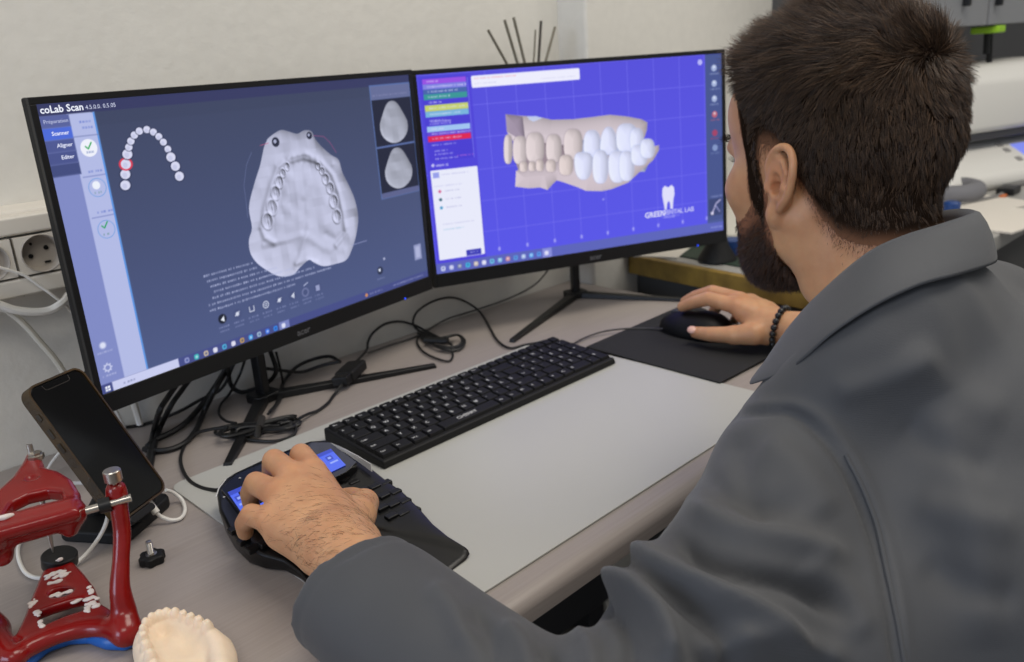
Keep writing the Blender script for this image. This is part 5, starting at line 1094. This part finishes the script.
# ---------------------------------------------------------------- hair
HN = vnormals(HV, HQ); hl = hloc(HV)
hmask = in_hair(hl, HN) & ~ear
def cap(V, Q, N, keep, disp):
    f = keep[Q].all(1); q = Q[f]; used = np.unique(q); mp_ = -np.ones(len(V), int); mp_[used] = np.arange(len(used)); return V[used]+N[used]*disp[used][:, None], mp_[q], used
top_ = sstep(.035, .10, hl[:, 2]); edge = sstep(0, .030, hdist(hl)); back_ = sstep(-.02, -.09, hl[:, 0])
nz1 = vnoise(HV, .018, 2)*.6+vnoise(HV, .009, 3)*.4
disp = .0004+edge*(.0028+.0030*back_*sstep(-.05, .02, hl[:, 2]))+top_*(.0105+.0030*nz1)+edge*nz1*.0008+top_*sstep(.02, .07, hl[:, 0])*.005
CV, CQ, used = cap(HV, HQ, HN, hmask, disp); CN = vnormals(CV, CQ)
def hair_mat(name, c1, c2, rough=.42):
    m = bpy.data.materials.new(name); m.use_nodes = True; N = m.node_tree.nodes; L = m.node_tree.links; b = N['Principled BSDF']
    a = N.new('ShaderNodeAttribute'); a.attribute_name = 'tint'; L.new(a.outputs['Color'], b.inputs['Base Color']); b.inputs['Roughness'].default_value = rough; b.inputs['Specular IOR Level'].default_value = .35; b.inputs['Sheen Weight'].default_value = .0
    return m
M_hair = hair_mat('dark_brown_hair', None, None); M_under = hair_mat('hair_undergrowth', None, None, 1.0); M_under.node_tree.nodes['Principled BSDF'].inputs['Specular IOR Level'].default_value = 0
def area_sample(V, Q, n, wfun=None, seed=0):
    r = np.random.RandomState(seed); a = V[Q[:, 0]]; c = V[Q[:, 2]]; A = np.linalg.norm(np.cross(c-a, V[Q[:, 3]]-V[Q[:, 1]]), axis=1)
    if wfun is not None: A = A*wfun(V[Q].mean(1))
    i = r.choice(len(Q), n, p=A/A.sum()); u, v = r.rand(n, 1), r.rand(n, 1); P = V[Q[i]]
    return (P[:, 0]*(1-u)*(1-v)+P[:, 1]*u*(1-v)+P[:, 2]*u*v+P[:, 3]*(1-u)*v), i
def strands(roots, dirs, nrm, length, r0, bend, seg=4, seed=0):
    """tapered three-sided strands; returns vertices, quads"""
    n = len(roots); pts = []; t = np.linspace(0, 1, seg+1)
    for k in range(seg+1): pts.append(roots+dirs*(length*t[k])[:, None]+bend*(length*t[k]**2)[:, None])
    Pp = np.stack(pts, 1); T = np.gradient(Pp, axis=1); T /= np.linalg.norm(T, axis=2, keepdims=True)+1e-12
    a = np.cross(T, nrm[:, None, :]+1e-3); a /= np.linalg.norm(a, axis=2, keepdims=True)+1e-12; b = np.cross(T, a)
    rr_ = r0[:, None]*(1-.85*t[None]**1.3); V = []
    for k in range(3):
        w = 2*math.pi*k/3; V.append(Pp+(a*math.cos(w)+b*math.sin(w))*rr_[..., None])
    V = np.stack(V, 2).reshape(-1, 3); base = (np.arange(n)*(seg+1)*3)[:, None, None]
    k_ = np.arange(seg)[None, :, None]*3; j = np.arange(3)[None, None, :]; j2 = (j+1) % 3
    Q = np.stack([base+k_+j, base+k_+j2, base+k_+3+j2, base+k_+3+j], -1).reshape(-1, 4); return V, Q
def build_hair(name, V, Q, N, n, lenf, dirf, rad, cols, parent, seed, wfun=None, baseV=None, clump=.5, nclump=700, csz=None, basecol=(30, 24, 20), noisy=.25, seg=4, edgecol=None, edgew=None):
    P, qi = area_sample(V, Q, n, wfun, seed); nn = N[Q[qi]].mean(1); nn /= np.linalg.norm(nn, axis=1)[:, None]
    r = np.random.RandomState(seed+1); L_ = lenf(P)*r.uniform(.75, 1.15, n); D = dirf(P, nn)+r.randn(n, 3)*noisy*.5
    if clump:
        ci = r.choice(n, nclump, replace=False); C_ = P[ci]; cd = D[ci]+r.randn(nclump, 3)*noisy
        best = np.zeros(n, int)
        for s0 in range(0, n, 4000): best[s0:s0+4000] = ((P[s0:s0+4000, None]-C_[None])**2).sum(2).argmin(1)
        to = C_[best]-P; D = D*(1-clump)+cd[best]*clump; D /= np.linalg.norm(D, axis=1)[:, None]+1e-9; bend = to*clump/np.maximum(L_, .004)[:, None]*.75+nn*-.12
    else: D /= np.linalg.norm(D, axis=1)[:, None]+1e-9; bend = -nn*.10
    SV, SQ = strands(P-nn*.0008, D, nn, L_, rad*r.uniform(.7, 1.25, n), bend, seg)
    u = r.rand(n); pal = np.array([lin(c)[:3] for c in cols]); k = (u*len(cols)).astype(int)
    sc_ = pal[k]*r.uniform(.75, 1.3, (n, 1)); sc_ = np.repeat(sc_, (seg+1)*3, 0)
    bc = np.tile(np.array(lin(basecol)[:3]), (len(V), 1))
    if edgecol is not None: w = edgew(V)[:, None]; bc = bc*w+np.array(lin(edgecol)[:3])[None]*(1-w)
    return npobj(name, np.concatenate([V, SV]), np.concatenate([Q, SQ+len(V)]), [M_hair, M_under], parent, color=np.concatenate([bc, sc_]), midx=np.concatenate([np.ones(len(Q)), np.zeros(len(SQ))]))
def hair_len(P):
    h = hloc(P); t = sstep(.040, .100, h[:, 2]); e = sstep(0, .040, hdist(h)); return (.0030+e*.0080+t*.020*(.55+.45*sstep(-.08, .0, h[:, 0]))+t*sstep(.02, .08, h[:, 0])*.006)*(.45+.55*sstep(0, .014, hdist(h)))
def hair_dir(P, n):
    h = hloc(P); t = (sstep(.025, .110, h[:, 2])*(1-.8*sstep(.02, .06, h[:, 0])*sstep(.095, .07, h[:, 2])))[:, None]; fr_ = hF[None]*.95+hL[None]*.25*vnoise(P, .05, 9)[:, None]-hU[None]*.1; side = -hU[None]*.9+hF[None]*.42*(1-sstep(.0, -.08, h[:, 0]))[:, None]
    ft = sstep(.018, .050, h[:, 0])[:, None]; side = side*(1-ft)+(hU[None]*.35-hF[None]*.8)*ft; side = np.where((h[:, 2] < .02)[:, None], -hU[None]*.9, side); d = fr_*t+side*(1-t); d = d-n*((d*n).sum(1)[:, None]); d /= np.linalg.norm(d, axis=1)[:, None]+.15; sw = vnoise(P, .022, 12)[:, None]; sw2 = vnoise(P, .022, 13)[:, None]
    d = d+np.cross(n, d)*(.95*sw*t+.28*sw)+n*((.24+.20*sstep(-.04, .05, h[:, 2]))[:, None]*(.35+.65*sstep(0, .02, hdist(h)))[:, None]+.30*t*sstep(-.09, -.01, h[:, 0])[:, None]+.30*t*sw2); front = sstep(.045, .085, h[:, 0])[:, None]*t; return d+front*(hU[None]*1.2+n*.3)
hair = build_hair('hair', CV, CQ, CN, 60000, hair_len, hair_dir, .00026, [(60, 46, 36), (78, 60, 46), (46, 36, 28), (100, 77, 58)], person, 21, clump=.42, nclump=2600, basecol=(36, 27, 21), edgecol=(118, 84, 64), edgew=lambda V: sstep(-.001, .016, hloc(V)[:, 2]-hairline(hloc(V))))
# fading short hair at the nape, round the ear and at the temples
def fade_w(C):
    h = hloc(C); d = h[:, 2]-hairline(h); e = (np.abs(h[:, 1]) > .0775) & (np.abs(h[:, 2]+.016) < .045) & (np.abs(h[:, 0]+.018) < .034); return np.where(e, 0, np.exp(-(np.maximum(-d, 0)/.007)**2)*(d < .016)*(d > -.020))
P_, qi = area_sample(HV, HQ, 9000, lambda C: fade_w(C)+1e-9, 5); nn = HN[HQ[qi]].mean(1); nn /= np.linalg.norm(nn, axis=1)[:, None]
r = np.random.RandomState(9); D = -hU[None]*.8+nn*.35+r.randn(9000, 3)*.22; D /= np.linalg.norm(D, axis=1)[:, None]
SV, SQ = strands(P_, D, nn, r.uniform(.0015, .0038, 9000), np.full(9000, .00011), -nn*.1, 3); c_ = np.repeat(np.array([lin(c)[:3] for c in ((62, 44, 33), (74, 54, 40))])[r.randint(0, 2, 9000)], 12, 0)
npobj('hairline', SV, SQ, M_hair, hair, color=c_)
# ---------------------------------------------------------------- beard
bf = [-.02, .000, .010, .022, .034, .046, .060, .075, .085, .10, .12]; bt = [-.075, -.040, -.020, -.026, -.034, -.046, -.052, -.050, -.044, -.043, -.044]
def in_beard(P):
    lo_ = -.080-.62*np.clip(P[:, 0], 0, .08)-.010; lips = (np.abs(P[:, 1]) < .022) & (P[:, 2] > -.079) & (P[:, 2] < -.059) & (P[:, 0] > .088)
    return (P[:, 2] < np.interp(P[:, 0], bf, bt)) & (P[:, 2] > lo_-.016) & (P[:, 0] > -.008) & ~lips & ~((P[:, 0] > .10) & (P[:, 2] > -.05))
bm_ = in_beard(hl)
def bdepth(P): return np.minimum(sstep(0, .03, np.interp(P[:, 0], bf, bt)-P[:, 2]), 1)
CV2, CQ2, u2 = cap(HV, HQ, HN, bm_, .0003+bdepth(hl)*sstep(-.03, -.09, hl[:, 2])*(.0018+vnoise(HV, .007, 4)*.0008)); CN2 = vnormals(CV2, CQ2)
def blen(P): h = hloc(P); return .0028+bdepth(h)*.0065*sstep(-.03, -.08, h[:, 2])+sstep(-.07, -.11, h[:, 2])*.001
def bdir(P, n): return -hU[None]*.75+hF[None]*.30+n*.55+np.cross(n, np.tile(hU, (len(P), 1)))*vnoise(P, .012, 6)[:, None]*.35
beard = build_hair('beard', CV2, CQ2, CN2, 15000, blen, bdir, .00020, [(56, 42, 34), (74, 53, 40), (44, 33, 27), (96, 68, 50)], person, 31, clump=.3, nclump=1200, basecol=(70, 48, 37), noisy=.4, edgecol=(150, 104, 80), edgew=lambda V: bdepth(hloc(V)))
# eyebrows and lashes
for s in (1, -1):
    n = 160; r = np.random.RandomState(40+s); t = r.rand(n); P_ = np.array([hp(.094-.016*a**1.6, s*(.012+.040*a), .0185+.006*math.sin(a*2.6)+b*.0045) for a, b in zip(t, r.uniform(-.5, .5, n))]); nn = np.tile(hF, (n, 1)); D = hL[None]*s*.9+hU[None]*.25+hF[None]*.25+r.randn(n, 3)*.15; D /= np.linalg.norm(D, axis=1)[:, None]
    SV, SQ = strands(P_, D, nn, np.full(n, .009), np.full(n, .0002), -nn*.1, 3); npobj('eyebrow', SV, SQ, M_hair, person, color=np.tile(np.array(lin((34, 26, 22))[:3]), (len(SV), 1)))
    n = 46; t = np.linspace(0, 1, n); P_ = np.array([hp(.084-.010*abs(a-.3), s*(.020+.024*a), .0015+.003*math.sin(a*3.1)) for a in t]); D = hF[None]*.8+hU[None]*.35+hL[None]*s*(t[:, None]-.3)*.8; D /= np.linalg.norm(D, axis=1)[:, None]
    SV, SQ = strands(P_, D, np.tile(hU, (n, 1)), np.full(n, .0070), np.full(n, .00014), np.tile(hU, (n, 1))*.3, 3); npobj('eyelashes', SV, SQ, M_hair, person, color=np.tile(np.array(lin((22, 18, 16))[:3]), (len(SV), 1)))
    mb = MB(); c = hp(.0745, s*.031, -.003); mb.ball(tuple(c), .0125, 18); ey = obj('eyeball', mb, mat('eye_white', (206, 200, 194), .2), person, smooth=True)
    mb = MB(); mb.lathe([(0, .0126), (.0055, .0115), (.0056, .011)], 20, c=tuple(c), axis=tuple(hF)); obj('iris', mb, mat('brown_iris', (60, 38, 24), .15), ey, smooth=True)
# body hair on the back of the left hand and wrist
LN = vnormals(LV, LQ)
def hw_(C): return ((C[:, 2] > .055) & (C[:, 1] < .625) & (C[:, 1] > .50))*np.interp(C[:, 1], [.50, .56, .60, .625], [1, 1, .35, .1])*np.interp(C[:, 0], [.26, .30, .36], [1, .8, .35])+1e-9
P_, qi = area_sample(LV, LQ, 520, hw_, 8); nn = LN[LQ[qi]].mean(1); nn /= np.linalg.norm(nn, axis=1)[:, None]; r = np.random.RandomState(3)
D = np.array([-.55, .45, 0])[None]+nn*.12+r.randn(520, 3)*.25; D -= nn*((D*nn).sum(1)[:, None]-.12); D /= np.linalg.norm(D, axis=1)[:, None]
SV, SQ = strands(P_, D, nn, r.uniform(.005, .011, 520), np.full(520, .000085), -nn*.12, 4); npobj('arm_hair', SV, SQ, M_hair, person, color=np.tile(np.array(lin((74, 52, 38))[:3]), (len(SV), 1)))

# ---------------------------------------------------------------- jacket
def cloth_mat(name, rgb):
    m = bpy.data.materials.new(name); m.use_nodes = True; N = m.node_tree.nodes; L = m.node_tree.links; b = N['Principled BSDF']; b.inputs['Roughness'].default_value = .68; b.inputs['Sheen Weight'].default_value = .12; b.inputs['Specular IOR Level'].default_value = .3
    tc = N.new('ShaderNodeTexCoord'); hs = []
    t = N.new('ShaderNodeTexNoise'); t.inputs['Scale'].default_value = 9; L.new(tc.outputs['Object'], t.inputs['Vector']); r_ = N.new('ShaderNodeValToRGB'); c = lin(rgb); r_.color_ramp.elements[0].position = .35; r_.color_ramp.elements[1].position = .65
    r_.color_ramp.elements[0].color = tuple(x*.93 for x in c[:3])+(1,); r_.color_ramp.elements[1].color = tuple(x*1.06 for x in c[:3])+(1,); L.new(t.outputs['Fac'], r_.inputs['Fac']); L.new(r_.outputs[0], b.inputs['Base Color'])
    w = N.new('ShaderNodeTexWave'); w.inputs['Scale'].default_value = 380; w.bands_direction = 'DIAGONAL'; w.inputs['Distortion'].default_value = .6; L.new(tc.outputs['Object'], w.inputs['Vector'])
    t2 = N.new('ShaderNodeTexNoise'); t2.inputs['Scale'].default_value = 900; L.new(tc.outputs['Object'], t2.inputs['Vector']); ad = N.new('ShaderNodeMath'); L.new(w.outputs['Fac'], ad.inputs[0]); L.new(t2.outputs['Fac'], ad.inputs[1])
    bp = N.new('ShaderNodeBump'); bp.inputs['Strength'].default_value = .22; bp.inputs['Distance'].default_value = .0005; L.new(ad.outputs[0], bp.inputs['Height']); L.new(bp.outputs[0], b.inputs['Normal']); return m
M_jk = cloth_mat('dark_grey_twill', (69, 70, 73))
J = SDF((.18, -.20, -.34), (1.20, .56, .27), 0.0034)
LR = np.array([[math.cos(-.09), -math.sin(-.09), 0], [math.sin(-.09), math.cos(-.09), 0], [0, 0, 1]])
J.ell((.718, .20, .055), (.195, .120, .135), .04, rot=LR).ell((.712, .105, -.06), (.190, .130, .17), .06, rot=LR).ell(pelv+np.array([0, 0, .0]), (.190, .150, .15), .06, rot=LR)
J.chain([NB+np.array([-.01, -.005, -.040]), sh_l+np.array([.045, 0, .012]), sh_l+np.array([0, 0, .0])], [.058, .055, .056], .04)
J.chain([NB+np.array([.01, -.005, -.030]), sh_r+np.array([-.045, 0, .020]), sh_r], [.060, .060, .058], .05)
J.ell((.71, .185, .125), (.12, .080, .072), .05, rot=LR).ell((.585, .150, -.03), (.095, .095, .15), .05).ell((.60, .05, -.12), (.10, .12, .15), .05).ell((.475, .195, .015), (.075, .060, .070), .05)
cuffL = WL+(EL-WL)*.115+np.array([-.012, 0, -.012]); cuffR = WR+(ER-WR)*.50
J.chain([sh_l+np.array([.0, 0, 0]), (sh_l+EL)/2+np.array([.010, -.006, .0]), EL], [.060, .060, .055], .03)
for o_s in (-.018, .014): J.chain([EL, EL+(cuffL-EL)*.5+np.array([o_s*.7, 0, .004]), cuffL+(WL-EL)*.12+np.array([o_s, 0, 0])], [.050, .040, .0400], .02)
lowp = [dep(790,371,.630), dep(834,334,.602), dep(878,306,.594), dep(922,286,.596), dep(960,276,.612), dep(998,262,.668), Vector((.832,.255,.222)), Vector((.835,.320,.200)), Vector((.800,.385,.160))]
for dz_, ins_, r_ in ((-.014, .020, .013), (-.034, .022, .027), (-.062, .030, .045)): J.chain([np.array([q.x, q.y, q.z+dz_])+np.array([NB[0]-q.x, NB[1]+.02-q.y, 0])/math.hypot(NB[0]-q.x, NB[1]+.02-q.y)*ins_ for q in lowp], r_, .02)
J.chain([sh_r, (sh_r+ER)/2, ER], [.058, .056, .050], .035).chain([ER, cuffR+(WR-ER)*.12], [.050, .044], .02)
ZZ = (J.lo[2]+J.h*np.arange(J.n[2]))[None, None, :]; YY = (J.lo[1]+J.h*np.arange(J.n[1]))[None, :, None]; J.F = np.where(YY > YF-.004, np.maximum(J.F, .0032-ZZ), J.F).astype(np.float32)
# neck opening and sleeve openings
J.ell((NB[0]+.005, NB[1]+.03, .250), (.062, .066, .062), .008, op='-'); J.chain([(.716, .33, .22), (.72, .39, .15)], [.035, .02], .01, '-')
def cut_cuff(c, e, w, rin, far):
    ax = (w-e)/np.linalg.norm(w-e)
    S_, X, Y, Z = J.grid(c-.075, c+ax*.07+.075); d = (X-c[0])*ax[0]+(Y-c[1])*ax[1]+(Z-c[2])*ax[2]
    rad_ = np.sqrt(np.maximum((X-c[0]-d*ax[0])**2+(Y-c[1]-d*ax[1])**2+(Z-c[2]-d*ax[2])**2, 0)); near = rad_ < .075
    J.F[S_] = np.where(near & (d > -.02), np.maximum(J.F[S_], d), J.F[S_]); J.cone(c-ax*.07, c+ax*.03, rin, rin, .002, '-')
cut_cuff(cuffL, EL, WL, .042, 1); cut_cuff(cuffR, ER, WR, .040, 1)
JV, JQ = J.mesh(); JV = smooth_mesh(JV, JQ, 3); JN = vnormals(JV, JQ)
px_, zz = project(JV); facing = ((CPOS-JV)*JN).sum(1) > 0
def fold(pts, w, amp, only=None):
    """raise (or sink) a soft crease that runs along a line seen on the cloth"""
    P = np.array(spline([(a, b, 0) for a, b in pts], 5))[:, :2]; D = np.full(len(JV), 1e9); T = np.zeros(len(JV)); n = len(P)-1
    for i in range(n):
        a, b = P[i], P[i+1]; L = max(((b-a)**2).sum(), 1e-6); t = np.clip(((px_-a)@(b-a))/L, 0, 1); d = np.hypot(*(px_-a-t[:, None]*(b-a)).T); k = d < D; D[k] = d[k]; T[k] = ((i+t)/n)[k]
    fade = np.clip(np.minimum(T, 1-T)*6+.15, 0, 1); m = facing & (zz < .80); g = np.where(m, np.exp(-(D/w)**2)*fade, 0); return g*amp*(1.25 if w < 9.5 else 1.9)
dsp = np.zeros(len(JV))
for pts, w, a in [
  ([(604,584),(632,592),(655,612),(668,640),(672,680)], 13, .010), ([(640,545),(662,572),(700,592),(748,612),(800,640)], 13, .009), ([(672,536),(700,560),(745,575),(800,590),(850,620)], 10, -.006),
  ([(588,600),(620,620),(632,650),(630,690)], 8, -.007), ([(650,588),(690,612),(725,640),(740,680)], 9, -.008), ([(690,500),(730,528),(790,540),(850,560)], 13, .005), ([(700,470),(740,500),(800,505)], 12, -.003),
  ([(560,628),(585,640),(592,665),(590,700)], 9, .006), ([(540,650),(556,662),(560,690)], 7, -.005), ([(500,622),(520,640),(528,662),(530,700)], 9, .005), ([(470,612),(490,636),(492,668)], 9, -.004), ([(430,585),(455,615),(470,650)], 11, .003),
  ([(720,640),(780,640),(850,662)], 12, .005), ([(690,660),(740,672),(800,690)], 10, -.005),
  ([(930,400),(960,470),(980,560),(985,650)], 28, .004), ([(900,420),(940,450),(1000,470)], 16, -.0025), ([(900,350),(950,390),(1010,420)], 22, .003), ([(920,560),(970,590),(1020,600)], 18, -.003), ([(915,500),(965,520),(1020,530)], 18, .003), ([(830,395),(880,380),(940,350)], 14, .0025),
  ([(760,440),(800,470),(830,520)], 18, .003), ([(735,430),(745,480),(770,530)], 16, -.0025), ([(800,560),(840,590),(870,640)], 16, .003)]:
    dsp += fold(pts, w, a)
seam = [(722,418),(745,410),(770,408),(795,409),(822,427),(845,455),(863,490),(877,530),(888,575),(897,620),(904,664),(908,690)]
dsp += fold([(x-5, y+3) for x, y in seam], 4.5, -.0042)+fold([(x+6, y-3) for x, y in seam], 5, .0022)
cuff_d = np.linalg.norm(JV-cuffL, axis=1)
ax_c = (WL-EL)/np.linalg.norm(WL-EL); d_c = (JV-cuffL)@ax_c; dsp += np.where(cuff_d < .09, -.0012*np.exp(-((d_c+.014)/.0022)**2), 0)
dsp += (vnoise(JV, .075, 5)*.0026+vnoise(JV, .035, 6)*.0014)*(cuff_d > .05)
JV = smooth_mesh(JV+JN*dsp[:, None], JQ, 2)
jacket = npobj('jacket', JV, JQ, M_jk, person)
def on_cloth(px, py, N_):
    d = np.hypot(PJ[:, 0]-px, PJ[:, 1]-py)+np.where(FJ, 0, 1e6)+ZJ*8; k = np.argsort(d)[:6]; return JV[k].mean(0), JN2[k].mean(0)
JN2 = vnormals(JV, JQ); PJ, ZJ = project(JV); FJ = ((CPOS-JV)*JN2).sum(1) > 0
sp_ = [on_cloth(q.x, q.y, 0) for q in spline([(x, y, 0) for x, y in seam[5:]], 6)]; sp_ = [a+b/np.linalg.norm(b)*.0002 for a, b in sp_]
for _ in range(3): sp_ = [sp_[0]]+[(sp_[i-1]+sp_[i]*2+sp_[i+1])/4 for i in range(1, len(sp_)-1)]+[sp_[-1]]
obj('sleeve_seam', MB().tube([tuple(q) for q in sp_], .0017, 8), M_jk, jacket, smooth=True)
# hem stitching ring at the left cuff
axl = (EL-WL)/np.linalg.norm(EL-WL); c = cuffL+axl*.011; e1_ = np.cross(axl, [0, 0, 1]); e1_ /= np.linalg.norm(e1_); e2_ = np.cross(axl, e1_)
# collar: an inner stand and an outer leaf folded over it
def loft(name, rings, m, parent, thick=.0022, sub=1):
    n = len(rings[0]); mb = MB(); mb.add([tuple(p_) for r_ in rings for p_ in r_], [(k*n+i, k*n+i+1, (k+1)*n+i+1, (k+1)*n+i) for k in range(len(rings)-1) for i in range(n-1)])
    return obj(name, mb, m, parent, smooth=True, angle=80, solid=thick, sub=sub)
topc = [dep(758,372,.690), dep(790,322,.680), dep(820,290,.660), dep(866,252,.640), dep(905,234,.640), dep(945,222,.652), dep(980,209,.690), Vector((.800,.262,.272)), Vector((.800,.318,.250)), Vector((.770,.372,.200))]
low = [dep(748,386,.672), dep(790,371,.630), dep(834,334,.602), dep(878,306,.594), dep(922,286,.596), dep(960,276,.612), dep(998,262,.668), Vector((.832,.255,.222)), Vector((.835,.320,.200)), Vector((.800,.385,.160))]
topc = [Vector(q) for q in topc]; low = [Vector(q) for q in low]
def dens(L_, n=5): return spline([tuple(q) for q in L_], n)
T1 = dens(topc); L1 = dens(low); cx = Vector((.722, .285, 0))
mid = [(a+b)*.5+((a+b)*.5-Vector((cx.x, cx.y, ((a+b)*.5).z))).normalized()*.0035 for a, b in zip(T1, L1)]
inn0 = [a+(Vector((cx.x, cx.y, a.z))-a).normalized()*.006-Vector((0, 0, .002)) for a in T1]; inn1 = [a+(Vector((cx.x, cx.y, a.z))-a).normalized()*.004-Vector((0, 0, .045)) for a in T1]
loft('collar', [inn1, inn0, T1, mid, L1], M_jk, jacket)
# trousers and shoes (below the desk)
S = SDF((.46, -.20, -.75), (1.0, .50, -.10), 0.006)
for s in (-1, 1): S.chain([(.705+s*.085, .0, -.235), (.705+s*.13, .365, -.24), (.705+s*.14, .31, -.66)], [.092, .072, .060], .03)
S.ell(pelv+np.array([0, 0, -.01]), (.185, .14, .12), .04)
V, Q = S.mesh(); npobj('trousers', V, Q, mat('dark_trousers', (44, 46, 54), .8), person)
for s in (-1, 1):
    S = SDF((.705+s*.14-.07, .2, -.752), (.705+s*.14+.07, .50, -.62), .004); S.chain([(.705+s*.14, .29, -.71), (.705+s*.14, .40, -.725)], [.042, .036], .02); S.F = np.maximum(S.F, (-.748-(S.lo[2]+S.h*np.arange(S.n[2]))[None, None, :]).astype(np.float32)); V, Q = S.mesh(); npobj('shoe', V, Q, M_matte, person)
# bead bracelet on the right wrist
bc_ = WR+(ER-WR)*(-.01)+np.array([0, 0, -.001]); ax = (ER-WR)/np.linalg.norm(ER-WR); e1 = np.cross(ax, [0, 0, 1]); e1 /= np.linalg.norm(e1); e2 = np.cross(e1, ax); tl = .35
br = obj('bracelet', MB().tube([tuple(bc_+(e1*math.cos(a)*.0300+e2*math.sin(a)*.0285)+ax*.004*math.sin(a)) for a in np.linspace(0, 2*math.pi, 24, endpoint=False)], .0008, 6, closed=True), M_black, person)
m_bead = mat('matte_black_bead', (16, 16, 17), .35); b0 = None
for k in range(20):
    a = 2*math.pi*k/20; p_ = bc_+(e1*math.cos(a)*.0300+e2*math.sin(a)*.0285)+ax*.004*math.sin(a)
    if b0 is None: b0 = obj('bead', MB().ball((p_[0], p_[1], p_[2]), .0047, 12), m_bead, br, loc=tuple(p_), smooth=True)
    else: q = b0.copy(); COL.objects.link(q); q.location = Vector(p_)-_org(br)
# stool under the man
stl = thing('stool', 'black round work stool under the seated man', 'stool', (.705, -.04, -.75))
obj('seat', MB().lathe([(0, -.425), (.17, -.425), (.185, -.415), (.185, -.385), (.17, -.372), (0, -.368)], 40, c=(.705, -.04, 0)), M_matte, stl, smooth=True)
obj('column', MB().lathe([(.025, -.70), (.025, -.425)], 20, c=(.705, -.04, 0)), M_steel, stl, smooth=True)
for k in range(5):
    a = 2*math.pi*k/5+.3; e = Vector((.705+.25*math.cos(a), -.04+.25*math.sin(a), -.725)); obj('leg', MB().tube([(.705, -.04, -.69), tuple(e)], [.018, .012], 10), M_black, stl, smooth=True)
    obj('caster', MB().ball((e.x, e.y, -.728), (.02, .02, .022), 12), M_black, stl, smooth=True)

# everything above is written with the desk top at z = 0: lift it to its height above the floor
for o in TOP: o.location.z += TZ
